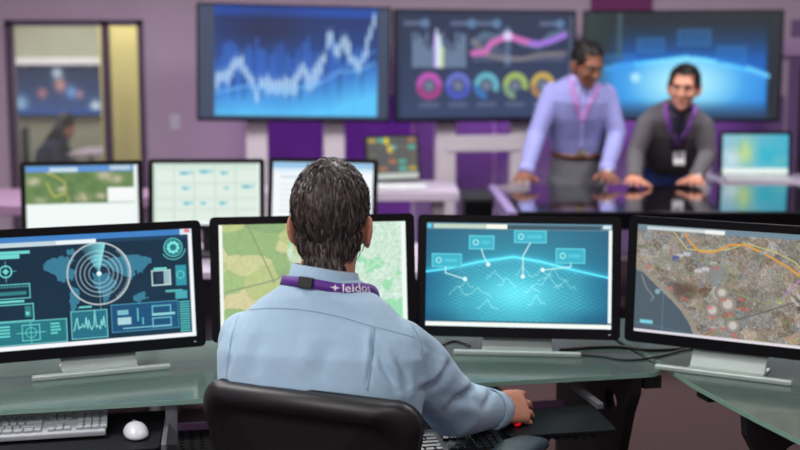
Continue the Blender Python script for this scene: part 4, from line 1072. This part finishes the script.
def put(name, me, m, parent=None, base=(0, 0, 0)):
    """link a world-space mesh under parent whose origin is base"""
    shift(me, base); me.materials.clear(); me.materials.append(m); smooth_me(me); return link(name, me, parent)
def face_parts(M, root, base, hairc, lipc, eyes=True):
    for s in (-1, 1):
        v, f = ellipsoid((s*.031, .0755, .011), (.0115, .0115, .0100), 14, 10); e = MB().add([M @ Vector(p) - base for p in v], f).build('eye', mat('eye_white', (150, 140, 134), .3, var=0), root, True)
        v, f = ellipsoid((s*.031, .0853, .010), (.0058, .0035, .0058), 12, 8); MB().add([M @ Vector(p) - base for p in v], f).build('iris', mat('dark_iris', (24, 16, 12), .2, var=0), e, True)
        v, f = tube([(s*.014, .094, .030), (s*.032, .093, .036), (s*.048, .082, .031)], [(.004, .003), (.0048, .003), (.003, .002)], 8, hint=(0, 0, 1)); MB().add([M @ Vector(p) - base for p in v], f).build('eyebrow', hairc, root, True)
    v, f = ellipsoid((0, .0925, -.061), (.0215, .0090, .0082), 16, 10); MB().add([M @ Vector(p) - base for p in v], f).build('lips', lipc, root, True)

# ---------------------------------------------------------------- the seated man
SB = Vector((-.165, 2.505, 0)); SYAW = -.20; SR = Matrix.Rotation(SYAW, 3, 'Z')
def SL(x, y, z): return SB + SR @ Vector((x, y, 0)) + Vector((0, 0, z))
sx_hint = SR @ Vector((1, 0, 0))
torso = [(0, .0, .50, .185, .13), (0, -.005, .58, .195, .135), (0, -.015, .68, .198, .128), (0, -.018, .78, .206, .128), (0, -.015, .87, .218, .132), (.0, -.008, .93, .220, .126),
         (0, .0, .970, .202, .112), (0, .006, 1.005, .168, .098), (0, .014, 1.038, .132, .088), (0, .022, 1.062, .096, .077), (0, .026, 1.085, .070, .068)]
HC = Vector((-.147, 2.562, 1.197)); HM = Matrix.Translation(HC) @ face_frame((.16, 1, -.16)) @ Matrix.Diagonal((.96, 1, 1.05, 1))
neck = [SL(0, .025, 1.04), SL(.002, .035, 1.10), HC + Vector((0, -.012, -.02))]
R_SH, R_EL, R_WR = SL(.172, .0, .950), Vector((.118, 2.655, .765)), Vector((.232, 2.872, .694))
L_SH, L_EL, L_WR = SL(-.168, .0, .950), SL(-.215, .13, .735), SL(-.10, .36, .70)
def lerp(a, b, t): return a*(1-t) + b*t
def arm_pts(s, e, w): return [s, lerp(s, e, .5), e, lerp(e, w, .5), w]
hips = [SL(-.10, .02, .55), SL(.10, .02, .55)]; knees = [SL(-.14, .42, .53), SL(.14, .42, .53)]; ank = [SL(-.15, .40, .09), SL(.15, .44, .09)]
sh = head_shapes(HM)
sh.append(tube(neck, [(.062, .064), (.060, .062), (.055, .058)], 20, hint=sx_hint))
sh.append(tube([SL(a, b, c) for a, b, c, _, _ in torso], [(q*(.93 if c_ < 1.0 else .80), w*(.92 if c_ < 1.0 else .80)) for _, _, c_, q, w in torso], 28, hint=sx_hint, cap='start'))
for s, e, w in ((R_SH, R_EL, R_WR), (L_SH, L_EL, L_WR)): sh.append(tube(arm_pts(s, e, w), [.046, .042, .038, .035, .028], 16))
for h, k, a in zip(hips, knees, ank): sh.append(tube([h, lerp(h, k, .5), k, lerp(k, a, .4), a], [.082, .074, .058, .052, .038], 16))
seated = fuse(sh, .0042, 5)
eye_sockets(seated, HM)
head_copy = seated.copy()
hd = (Vector((.88, .46, -.06)))
hand_r = fuse(hand_shapes(R_WR + Vector((-.012, -.004, .004)), hd, (-.1, -.90, .62), (0, .5, .85), .40, 1.10, .12, .16), .0026, 3)
hand_l = fuse(hand_shapes(L_WR, SR @ Vector((.35, .93, -.05)), (0, 0, 1), SR @ Vector((1, 0, 0)), .35), .003, 3)
join_meshes(seated, hand_r); join_meshes(seated, hand_l)
man = put('person', seated, skin_mat('skin_fair', (198, 138, 112)), None, SB); man.location = SB
tag(man, 'man in a light blue shirt with greying dark hair, seated with his back turned', 'person')
# shirt
shirt_m = mat('light_blue_cotton', (160, 192, 212), .82, var=.03, scale=60, bump=.12, bscale=1200, sheen=.15)
ss = [tube([SL(a, b, c) for a, b, c, _, _ in torso], [(q+.008, w+.008) for *_, q, w in torso], 32, hint=sx_hint, power=2.25, cap=False),
      tube([L_SH, lerp(L_SH, L_EL, .5), L_EL, lerp(L_EL, L_WR, .5), L_WR], [.064, .062, .058, .052, .042], 18),
      tube([R_SH+Vector((-.01, 0, -.002)), lerp(R_SH, R_EL, .25), lerp(R_SH, R_EL, .55), R_EL+Vector((.004, 0, .0)), lerp(R_EL, R_WR, .33), lerp(R_EL, R_WR, .66), lerp(R_EL, R_WR, .90)], [.066, .070, .070, .067, .062, .055, .046], 22)]
shirt = fuse(ss, .0050, 6)
v, n = mesh_np(shirt)
dR = np.clip(1-np.abs((v-np.array(R_EL)) @ np.array((R_WR-R_SH).normalized()))/.22, 0, 1)*(v[:, 0] > .03)
amp = .0016 + .0035*dR
set_co(shirt, v + n*(amp*wave3(v, 3, 34) + .0022*wave3(v, 8, 15))[:, None])
crease(shirt, [([(452, 358), (447, 372), (436, 384), (420, 392)], 4.5, 0.0168), ([(478, 374), (474, 388), (462, 400), (446, 410)], 5, 0.0154), ([(395, 355), (404, 372), (408, 390)], 5, 0.0112),
               ([(376, 345), (384, 366), (398, 388)], 5, 0.0112), ([(493, 386), (490, 398), (484, 410)], 4, 0.0112), ([(440, 398), (462, 396), (484, 404)], 6, 0.0084), ([(424, 340), (432, 352), (428, 366)], 5, .0050),
               ([(374, 330), (373, 352), (369, 384)], 3, 0.0084), ([(300, 276), (330, 286), (372, 302)], 6, 0.0042), ([(240, 322), (233, 345), (229, 370)], 3, 0.0056), ([(262, 330), (256, 352), (254, 378)], 9, 0.0056), ([(330, 340), (322, 362), (318, 384)], 10, 0.0056)])
sb = bvh_of(shirt)
yoke = surf_line(sb, [(229, 317), (239, 312), (263, 308.5), (301, 309.5), (341, 317), (368, 325), (395, 332), (414, 337)])
pleat = surf_line(sb, [(374, 328), (373.5, 345), (371, 365), (367, 390)])
armh_l = surf_line(sb, [(238, 316), (232, 335), (228, 360), (226, 380)])
armh_r = surf_line(sb, [(412, 326), (418, 336), (421, 346), (420, 356)])
so = put('shirt', shirt, shirt_m, man, SB)
seam_m = mat('blue_seam_thread', (142, 172, 194), .85, var=.05)
for nm, ln, w in (('yoke_seam', yoke, .0028), ('back_pleat', pleat, .004), ('armhole_seam', armh_l, .0026), ('armhole_seam', armh_r, .0026)):
    if len(ln) > 2: ribbon(ln, w, .0008, SB).build(nm, seam_m, so, True)
# cuff of the right sleeve
cd = (R_WR - R_EL).normalized(); c0 = lerp(R_EL, R_WR, .80)
def ring_band(c, ax, r0, r1, L, th=.003, n=28, hint=(0, 0, 1), sq=1.0):
    ax = Vector(ax).normalized(); x = Vector(hint).cross(ax).normalized(); y = ax.cross(x); V = []
    prof = [(0, r0), (L, r1), (L, r1-th), (0, r0-th)]
    for k in range(n):
        a = 2*PI*k/n
        for l, r in prof: V.append(Vector(c) + ax*l + x*r*math.cos(a) + y*r*math.sin(a)*sq)
    F = [(4*k+j, 4*((k+1) % n)+j, 4*((k+1) % n)+(j+1) % 4, 4*k+(j+1) % 4) for k in range(n) for j in range(4)]
    return V, F
V, F = ring_band(c0-SB, cd, .054, .047, .075, .004); MB().add(V, F).build('cuff', shirt_m, so, True)
bt = SB; p = c0 + cd*.055 + (Vector((-.1, -.75, .2))).normalized()*.05; MB().cyl(p-SB, p-SB+Vector((-.001, -.004, .001)), .006).build('cuff_button', mat('shirt_button', (214, 224, 236), .3), so, True)
# collar: stand and turned down leaf
NC = SL(0, .024, 0); up = Vector((0.02, -.18, 1)).normalized()
def collar_loop(z, a, b, back, n=40, shift_=0):
    pts = []
    for k in range(n+1):
        t = -PI/2 + (k/n-.5)*2*PI*.93; x, y = a*math.cos(t), b*math.sin(t)
        zz = z + back*(-math.sin(t)*.5) - .13*x; pts.append(NC + SR @ Vector((x, y, 0)) + Vector((0, 0, zz)))
    return pts
loops = [collar_loop(1.070, .068, .068, .010), collar_loop(1.102, .066, .066, .022), collar_loop(1.110, .067, .067, .024), collar_loop(1.108, .071, .071, .024), collar_loop(1.084, .077, .077, .016), collar_loop(1.058, .090, .090, .008), collar_loop(1.056, .086, .086, .008), collar_loop(1.09, .073, .073, .016)]
mb = MB(); nl = len(loops[0]); mb.v = [tuple(p-SB) for l in loops for p in l]
for i in range(len(loops)-1):
    for k in range(nl-1): mb.f.append((i*nl+k, i*nl+k+1, (i+1)*nl+k+1, (i+1)*nl+k))
mb.build('collar', shirt_m, so, True)
# purple lanyard round the collar
lan_m = mat('purple_lanyard', (92, 42, 140), .6, var=.08, scale=300, bump=.2, bscale=900)
LC = SL(.0, .020, 0)
def lan_pt(t):
    """t = 0 at the middle of the nape, positive towards his right"""
    a = -PI/2 + t; r = (.0820, .0850); x, y = r[0]*math.cos(a), r[1]*math.sin(a)
    z = 1.091 - .026*(1+math.sin(a)) - .010*t; f = max(0, abs(t)-1.5); y += .05*f; z -= .10*f
    p = LC + SR @ Vector((x*(1+.10*min(abs(t), 1.2)), y, 0)) + Vector((0, 0, z)); nrm = (SR @ Vector((math.cos(a), math.sin(a), .30))).normalized()
    # rest on the shirt instead of sinking into it
    for _ in range(2):
        near, nn, _i, dist = sb.find_nearest(p)
        if near is not None and (p-near).dot(nn) < .004: p = near + nn*.004
    return p, nrm
path = [lan_pt(-2.2+4.4*k/60) for k in range(61)]
lan = ribbon(path, .021, .0016, SB).build('lanyard', lan_m, man, True)
# clasp
p0, n0 = lan_pt(-.20); tx = (lan_pt(-.1)[0]-lan_pt(-.3)[0]).normalized(); sy = n0.cross(tx).normalized(); CM = Matrix((tx, sy, n0)).transposed().to_4x4(); CM.translation = p0 - SB + n0*.004
cl = MB(); cl.box((0, 0, 0), (.034, .024, .007), .002, CM)
for k in range(5): cl.box((0, -.008+.004*k, .004), (.030, .0018, .002), .0004, CM, 1)
cl.build('clasp', mat('black_clasp', (26, 26, 30), .4, var=.1), lan)
# white print on the band
def band_text(txt, size, t0, parent, rr=.0865, off=.0022):
    cu = bpy.data.curves.new('t', 'FONT'); cu.body = txt; cu.size = size; cu.align_y = 'CENTER'; cu.offset = .0002; cu.resolution_u = 3
    o = bpy.data.objects.new('t', cu); C.objects.link(o); dg = bpy.context.evaluated_depsgraph_get(); me = bpy.data.meshes.new_from_object(o.evaluated_get(dg)); bpy.data.objects.remove(o)
    for v in me.vertices:
        p, nr = lan_pt(t0 + v.co.x/rr); q, _ = lan_pt(t0 + v.co.x/rr + .02); tt = (q-p).normalized(); s = nr.cross(tt).normalized()
        v.co = p + s*(v.co.y-.0005) + nr*off - SB
    me.materials.append(mat('white_print', (232, 226, 240), .6, var=0)); return link('printed_name', me, parent)
band_text('leidos', .0255, .66, lan)
lg = MB(); pts = [(-.010, 0), (-.002, .002), (.000, .007), (.003, .002), (.010, .0005), (.003, -.002), (.001, -.007), (-.002, -.002)]
for (x, y) in pts:
    p, nr = lan_pt(.50 + x/.0865); q, _ = lan_pt(.50 + x/.0865 + .02); tt = (q-p).normalized(); s = nr.cross(tt).normalized(); lg.v.append(tuple(p + s*y + nr*.0022 - SB))
lg.f.append(tuple(range(len(pts)))); lg.build('printed_emblem', mat('white_print', (232, 226, 240), .6, var=0), lan)
# trousers and shoes under the desk
trm = mat('charcoal_trousers', (44, 46, 54), .85, var=.1, bump=.15)
tq = [tube([SL(0, 0, .50), SL(0, .01, .60)], [(.20, .15), (.20, .14)], 24, hint=sx_hint)] + [tube([h, lerp(h, k, .5), k, lerp(k, a, .5), a + Vector((0, 0, .01))], [.096, .09, .076, .066, .06], 18) for h, k, a in zip(hips, knees, ank)]
put('trousers', fuse(tq, .008, 5), trm, man, SB)
for a in ank:
    q = fuse([tube([a + SR @ Vector((0, -.06, -.05)), a + SR @ Vector((0, .05, -.055)), a + SR @ Vector((0, .17, -.065))], [(.036, .038), (.042, .035), (.036, .022)], 16, hint=sx_hint)], .006, 3)
    put('shoe', q, mat('black_leather', (20, 18, 18), .35), man, SB)
# hair
def reg_man(q):
    x, y, z = q
    if z < -.095 or abs(x) > .080: return False
    if abs(x) > .066 and y > -.045 and z < .022: return False
    if abs(x) > .062 and z < -.035: return False
    if y < -.055: return z > -.086 + .25*max(0, abs(x)-.03)
    if y < .004: return z > -.070 + max(0, y+.055)*1.75 + (.3 if abs(x) < .05 and z < -.05 else 0)
    return z > .040 + max(0, y-.05)*1.0 or (abs(x) > .055 and z > -.005+(y-.004)*1.6 and y < .035)
def flow_man(q, rs):
    x, y, z = q; c = np.array((.012, -.055, .12)); d = np.array((x-c[0], y-c[1], z-c[2])); d /= np.linalg.norm(d)+1e-6
    d = d*.9 + np.array((.22, 0, -.75*(z < .10))) + rs.normal(0, .11, 3)
    if y > .0 and z > .06: d = np.array((.35, -.4, .1)) + rs.normal(0, .2, 3)
    return d
hm = hair_mat('grey_streaked_hair', [(34, 27, 25), (48, 40, 37), (70, 60, 56), (56, 48, 45), (96, 87, 82), (52, 44, 41), (122, 114, 109)])
hair_mesh('hair', head_copy, HM, hm, man, SB, 8000, .034, .0036, reg_man, flow_man, .0045, .006, 3)
bpy.data.meshes.remove(head_copy)
# ---------------------------------------------------------------- the standing men
def standing(name, label, S):
    P = lambda a: atY(*a)
    sp = [P(a[:3]) for a in S['spine']]; rr = [a[3:] for a in S['spine']]
    base = Vector((sp[0].x, sp[0].y, 0)); hint = Vector((-1, 0, 0)) if 'hint' not in S else Vector(S['hint'])
    hc = P(S['head']); M = Matrix.Translation(hc) @ face_frame(S['face'], S.get('up', (0, 0, 1))) @ Matrix.Scale(S.get('hs', 1.0), 4)
    nb = sp[-1]
    shp = head_shapes(M); shp.append(tube([nb - Vector((0, 0, .04)), nb + Vector((0, -.01, .03)), hc + (M.to_3x3() @ Vector((0, -.02, -.03)))], [.064, .060, .056], 18))
    shp.append(tube(sp, [(a*.92, b*.90) for a, b in rr], 26, hint=hint, cap='start'))
    arms = []
    for s in ('R', 'L'):
        sh_, el = P(S[s][0]), P(S[s][1]); wr = P(S[s][2]); arms.append((sh_, el, wr)); shp.append(tube(arm_pts(sh_, el, wr), [.054, .047, .041, .037, .028], 14))
    pel = sp[0]; legs = []
    for s in (-1, 1):
        h = pel + Vector((s*.095, 0, -.03)); a = Vector((base.x + s*.16, base.y + .10, .09)); k = lerp(h, a, .5) + Vector((0, -.03, 0)); legs.append((h, k, a)); shp.append(tube([h, lerp(h, k, .5), k, lerp(k, a, .4), a], [.085, .076, .058, .052, .038], 14))
    body = fuse(shp, .0065, 4); eye_sockets(body, M); hcopy = body.copy()
    for s, (a, e, w) in zip(('R', 'L'), arms):
        d = atZ(*S[s][3], S['tz'] + .012) - w; q = fuse(hand_shapes(w + d.normalized()*.01, d.normalized(), S[s][4], S[s][5], S[s][6], 1.16, .20), .0035, 2); join_meshes(body, q)
    man = put(name, body, S['skin'], None, base); man.location = base; tag(man, label, 'person')
    # shirt
    top = [tube(sp[1:-1] + [lerp(sp[-2], sp[-1], .6)], [(a+(.002 if i == 0 else .010), b+(.002 if i == 0 else .010)) for i, (a, b) in enumerate(rr[1:-1])] + [(rr[-1][0]+.03, rr[-1][1]+.02)], 30, hint=hint, power=2.25, cap=False)]
    for a, e, w in arms: top.append(tube([a, lerp(a, e, .5), e, lerp(e, w, .5), lerp(e, w, .93)], [.070, .064, .058, .052, .042], 16))
    shirt = fuse(top, .0070, 4); v, n = mesh_np(shirt); set_co(shirt, v + n*(.005*wave3(v, S['seed'], 26) + .004*wave3(v, S['seed']+5, 13))[:, None])
    bv = bvh_of(shirt); so = put('shirt' if not S.get('cardigan') else 'cardigan', shirt, S['shirt'], man, base)
    for a, e, w in arms:
        V, F = ring_band(lerp(e, w, .84)-base, w-e, .050, .044, .05, .004); MB().add(V, F).build('cuff', S['shirt'], so, True)
    # collar leaves
    for pts in S['collar']:
        L = [cast(bv, *p) for p in pts]
        L = [(h, n) for h, n in L if h is not None]
        if len(L) >= 3:
            f = [h + n*.006 - base for h, n in L]; b = [h - base for h, n in L]; k = len(f)
            MB().add(f+b, [tuple(range(k)), tuple(range(2*k-1, k-1, -1))] + [(i, k+i, k+(i+1) % k, (i+1) % k) for i in range(k)]).build('collar', S['collar_m'], so)
    V, F = ring_band(nb - base + Vector((0, 0, -.035)), Vector((0, -.12, 1)), .082, .071, .055, .006); MB().add(V, F).build('collar_band', S['collar_m'], so, True)
    for nm, pts, w, m in S['strips']:
        ln = surf_line(bv, pts, .003)
        if len(ln) > 2: ribbon(ln, w, .002, base).build(nm, m, man, True)
    if S.get('badge'):
        h, n = cast(bv, *S['badge'])
        if h is not None:
            q = Matrix.Rotation(-.12, 4, 'X'); q.translation = h + Vector((0, -.03, 0)) - base
            bd = MB().box((0, 0, 0), (.07, .004, .09), .0015, q).build('badge', mat('white_badge', (226, 228, 230), .4, var=.02), man); MB().box((0, -.003, .012), (.045, .002, .03), 0, q).build('badge_photo', mat('badge_photo', (150, 140, 150), .5), bd)
    # trousers, belt, shoes
    tq = [tube([pel + Vector((0, 0, -.06)), pel, sp[1] + Vector((0, 0, .01))], [(.178, .125), (rr[0][0]+.012, rr[0][1]+.012), (rr[1][0]+.006, rr[1][1]+.006)], 24, hint=hint)] + [tube([h, lerp(h, k, .5), k, lerp(k, a, .5), a], [.098, .088, .074, .068, .062], 16) for h, k, a in legs]
    to = put('trousers', fuse(tq, .008, 4), S['trousers'], man, base)
    bx = (sp[1]-sp[0]).normalized(); V = []; Fc = []; nn = 32
    for k in range(nn):
        t = 2*PI*k/nn
        for l, r in ((-.018, .012), (.018, .012), (.018, .004), (-.018, .004)): V.append(sp[1] - base + bx*(l-.004) + hint*(rr[1][0]+r)*math.cos(t) + hint.cross(bx)*(rr[1][1]+r)*math.sin(t))
    Fc = [(4*k+j, 4*((k+1) % nn)+j, 4*((k+1) % nn)+(j+1) % 4, 4*k+(j+1) % 4) for k in range(nn) for j in range(4)]
    bl = MB().add(V, Fc).build('belt', mat('brown_leather_belt', (104, 58, 42), .45, var=.1), to, True)
    fr = sp[1] - base + Vector((0, -(rr[1][1]+.016), 0)); MB().box(fr, (.045, .006, .04), .002).build('buckle', mat('brass_buckle', (190, 170, 130), .3, metal=.9), bl)
    for h, k, a in legs:
        q = fuse([tube([a + Vector((0, .05, -.05)), a + Vector((0, -.06, -.055)), a + Vector((0, -.18, -.065))], [(.036, .038), (.042, .035), (.036, .022)], 14, hint=(1, 0, 0))], .008, 3); put('shoe', q, mat('black_leather', (20, 18, 18), .35), man, base)
    if S.get('watch'):
        a, e, w = arms[0 if S['watch'] == 'R' else 1]; d = (w-e).normalized(); V, F = ring_band(lerp(e, w, .96)-base, d, .040, .038, .022, .005); wo = MB().add(V, F).build('watch', mat('pale_watch', (214, 210, 206), .3, metal=.3), man, True)
        pz = lerp(e, w, .97) + Vector((0, -.042, .006)); MB().cyl(pz-base, pz-base+Vector((0, -.008, .001)), .018).build('dial', mat('watch_dial', (230, 232, 232), .2), wo)
    face_parts(M, man, base, S['hair'], S['lips'])
    hair_mesh('hair', hcopy, M, S['hair'], man, base, S.get('nh', 1600), S.get('hl', .012), .005, S['region'], lambda q, rs: np.array((0, .2, -.3)) + np.array((q[0], q[1]+.03, q[2]-.1))*6 + rs.normal(0, .3, 3), S.get('lift', .006), S.get('cap', .006), 5)
    bpy.data.meshes.remove(hcopy)
    return man
def reg_short(q):
    x, y, z = q
    if abs(x) > .084: return False
    if y < -.05: return z > -.06
    if y < .0: return z > -.05 + (y+.05)*1.4
    return z > .084 + max(0, y-.05)*.4 or (abs(x) > .052 and z > .005+y*.5 and y < .045)
lanp = mat('pink_violet_lanyard', (176, 128, 196), .6, var=.08)
lanv = mat('violet_lanyard', (128, 72, 168), .6, var=.08)
skin_d = skin_mat('skin_brown', (126, 80, 60)); skin_t = skin_mat('skin_tan', (190, 132, 108))
hair_b = hair_mat('black_hair', [(14, 12, 12), (22, 19, 18), (34, 28, 27)])
standing('person', 'man in a lavender blue shirt and grey trousers leaning on the touch table, head bowed', dict(
    spine=[(577, 176, 7.56, .165, .115), (578, 152, 7.53, .158, .108), (578, 132, 7.50, .170, .112), (578, 112, 7.45, .192, .122), (579, 97, 7.42, .200, .118), (580, 89, 7.41, .178, .10), (581, 83, 7.40, .12, .085), (582, 78, 7.39, .075, .07)],
    head=(587, 65, 7.30), face=(.42, -.80, -.44), hs=1.06, seed=11, tz=.80, skin=skin_d, hair=hair_b, lips=mat('lips_brown', (122, 70, 62), .45, var=.05), region=reg_short, watch='L',
    R=[(553, 93, 7.42), (537, 134, 7.36), (525, 174, 7.20), (508, 194), (-.2, -.3, 1), (1, -.6, 0), .16], L=[(605, 94, 7.42), (617, 134, 7.38), (606, 173, 7.22), (624, 192), (.2, -.3, 1), (-1, -.6, 0), .16],
    shirt=mat('lavender_blue_cotton', (138, 141, 200), .8, var=.04, bump=.1, sheen=.1), trousers=mat('grey_wool_trousers', (108, 108, 116), .85, var=.08, bump=.15),
    collar=[[(573, 77), (580, 84), (578, 99), (570, 88)], [(595, 80), (588, 86), (591, 100), (600, 90)]], collar_m=mat('pale_lavender_collar', (176, 170, 226), .8, var=.03),
    strips=[('lanyard', [(571, 76), (572, 86), (575, 98), (579, 112), (582, 122)], .032, lanp), ('lanyard', [(599, 84), (594, 96), (588, 108), (583, 122)], .032, lanp), ('button_placket', [(583, 92), (583, 110), (582, 130), (581, 148)], .02, mat('placket', (166, 164, 226), .8))]))
standing('person', 'man in a dark grey cardigan with a violet lanyard, leaning forward on the touch table', dict(
    spine=[(668, 184, 7.70, .165, .12), (670, 163, 7.66, .158, .112), (672, 156, 7.58, .172, .118), (674, 138, 7.48, .190, .122), (675, 124, 7.40, .198, .118), (677, 115, 7.35, .180, .10), (679, 109, 7.33, .12, .085), (680, 104, 7.31, .075, .07)],
    head=(684, 88, 7.20), face=(-.34, -.92, -.16), up=(.06, 0, 1), hs=1.06, seed=21, tz=.80, skin=skin_t, hair=hair_b, lips=mat('lips_rose', (160, 92, 84), .45, var=.05), region=reg_short, watch='L', cardigan=True, cap=.007, lift=.007, hl=.016,
    R=[(647, 125, 7.36), (635, 154, 7.33), (634, 178, 7.16), (637, 200), (.0, -.3, 1), (1, -.2, 0), .12], L=[(703, 126, 7.36), (707, 155, 7.33), (696, 178, 7.16), (686, 200), (.0, -.3, 1), (-1, -.2, 0), .12],
    shirt=mat('dark_grey_knit', (88, 85, 90), .92, var=.15, scale=120, bump=.5, bscale=600), trousers=mat('blue_denim', (52, 72, 140), .85, var=.15, bump=.2),
    collar=[[(668, 108), (675, 112), (673, 124), (666, 116)], [(692, 108), (685, 112), (687, 124), (694, 116)]], collar_m=mat('navy_collar', (40, 44, 66), .8, var=.05),
    strips=[('shirt_front', [(679, 111), (679, 122), (678, 136), (677, 148)], .085, mat('navy_shirt', (36, 40, 60), .8, var=.06)), ('tie', [(680, 112), (679, 124), (678, 138), (677, 150)], .045, mat('dark_tie', (26, 26, 40), .6)),
            ('lanyard', [(665, 104), (667, 116), (671, 130), (677, 146)], .030, lanv), ('lanyard', [(695, 106), (692, 118), (686, 132), (678, 146)], .030, lanv)], badge=(678, 157)))

# ---------------------------------------------------------------- far office
ty = YE-.16; a = atY(12, 66, ty); b = atY(103, 115, ty)
tv = thing('television', 'wide television on the far wall of the small office', 'television', ((a.x+b.x)/2, ty, (a.z+b.z)/2))
w, h = b.x-a.x+.02, a.z-b.z+.02
bezel_ring(w, h, w-.03, h-.03, 0, .01, .04).build('bezel', black_m, tv); MB().box((0, .05, 0), (w-.01, .05, h-.01), .01).build('back_cover', blackm_m, tv)
s = pic_news().mesh('screen', w-.03, h-.03, tv); s.matrix_local = Matrix.Translation((0, .005, 0))
p = atY(57, 61.5, ty); ls = thing('wall_shelf', 'slim white shelf just above the office television', 'shelf', (p.x, YE-.1, p.z))
MB().box((0, -.11, 0), (w+.02, .20, .075), .008).build('board', mat('white_shelf', (240, 244, 244), .5, var=.02), ls)
for sx in (-1, 1): MB().box((sx*w*.35, -.05, -.05), (.03, .10, .03), .004).build('bracket', steel_m, ls)
FY = 11.3; q0 = atY(60, 160, FY); oc = thing('office_chair', 'dark office chair under the person in the far office', 'chair', (q0.x-.08, FY, 0), -1.35)
MB().box((0, .0, .44), (.46, .46, .07), .03).build('seat', pad_m, oc, True); MB().box((0, -.23, .72), (.42, .05, .42), .03).build('backrest', pad_m, oc, True); MB().cyl((0, 0, .06), (0, 0, .42), .03).build('gas_column', chair_m, oc)
for k in range(5): MB().box((.14, 0, .05), (.28, .04, .04), .01, Matrix.Rotation(2*PI*k/5, 4, 'Z')).build('base_leg', chair_m, oc)
# person bent over, seen from the side
fb = Vector((q0.x, FY, 0)); hc = Vector((atY(66, 127, FY).x, FY, atY(66, 127, FY).z)); FM = Matrix.Translation(hc) @ face_frame((.30, .9, -.35))
pv = fb + Vector((-.12, 0, .56)); ch = lerp(pv, hc, .62) + Vector((-.02, 0, -.02))
S = head_shapes(FM) + [tube([ch, hc + Vector((-.02, 0, -.03))], [.06, .055], 14), tube([pv, lerp(pv, ch, .5) + Vector((-.03, 0, 0)), ch], [(.13, .09), (.13, .09), (.11, .06)], 20, hint=(0, 1, 0), cap='start')]
hand = []
for s in (-1, 1):
    sh_ = ch + Vector((0, s*.16, -.02)); el = sh_ + Vector((.10, s*.03, -.22)); wr = el + Vector((.20, -s*.04, .02)); hand.append((sh_, el, wr)); S.append(tube(arm_pts(sh_, el, wr), [.05, .045, .04, .036, .028], 12)); S += hand_shapes(wr, (1, 0, -.1), (0, 0, 1), (0, -s, 0), .3)
    h = pv + Vector((0, s*.09, -.03)); k = h + Vector((.40, s*.04, -.02)); a_ = Vector((k.x, k.y, .09)); S.append(tube([h, k, a_], [.08, .06, .04], 14)); S.append(tube([a_ + Vector((-.05, 0, -.05)), a_ + Vector((.15, 0, -.06))], [.035, .025], 10))
bd = fuse(S, .008, 4); hcp = bd.copy(); pf = put('person', bd, skin_t, None, fb); pf.location = fb; tag(pf, 'person with long dark hair in navy clothes, bent forward in the far office', 'person')
nav = mat('navy_jersey', (26, 34, 66), .9, var=.1)
T = [tube([pv, lerp(pv, ch, .5) + Vector((-.03, 0, 0)), ch, lerp(ch, hc, .5)], [(.165, .125), (.165, .125), (.175, .105), (.075, .075)], 20, hint=(0, 1, 0))] + [tube([a_, lerp(a_, e, .5), e, lerp(e, w_, .9)], [.062, .057, .052, .04], 12) for a_, e, w_ in hand]
put('jumper', fuse(T, .008, 4), nav, pf, fb)
T = []
for s in (-1, 1):
    h = pv + Vector((0, s*.09, -.03)); k = h + Vector((.40, s*.04, -.02)); T.append(tube([h, k, Vector((k.x, k.y, .10))], [.095, .078, .06], 14))
put('trousers', fuse(T, .01, 3), mat('black_trousers', (22, 22, 28), .9), pf, fb)
T = [xf(ellipsoid((0, -.03, .045), (.088, .10, .09), 20, 14), FM), tube([FM @ Vector((0, -.07, .03)), FM @ Vector((0, -.11, -.06)), ch + Vector((-.10, 0, -.02)), ch + Vector((-.13, 0, -.14))], [(.08, .06), (.085, .05), (.09, .045), (.06, .03)], 18, hint=(0, 1, 0))]
hme = fuse(T, .007, 3); v, n = mesh_np(hme); set_co(hme, v + n*(.004*wave3(v, 4, 60))[:, None]); put('hair', hme, hair_b, pf, fb)
face_parts(FM, pf, fb, hair_b, mat('lips_rose', (160, 92, 84), .45, var=.05)); bpy.data.meshes.remove(hcp)
od = thing('office_desk', 'pale desk in the far office beside the bent person', 'desk', (q0.x+.55, FY-.1, 0))
MB().box((0, 0, .70), (.7, .7, .03), .004).build('worktop', desk_m, od)
for sx in (-1, 1):
    for sy in (-1, 1): MB().box((sx*.31, sy*.31, .3425), (.04, .04, .685), .003).build('leg', steel_m, od)
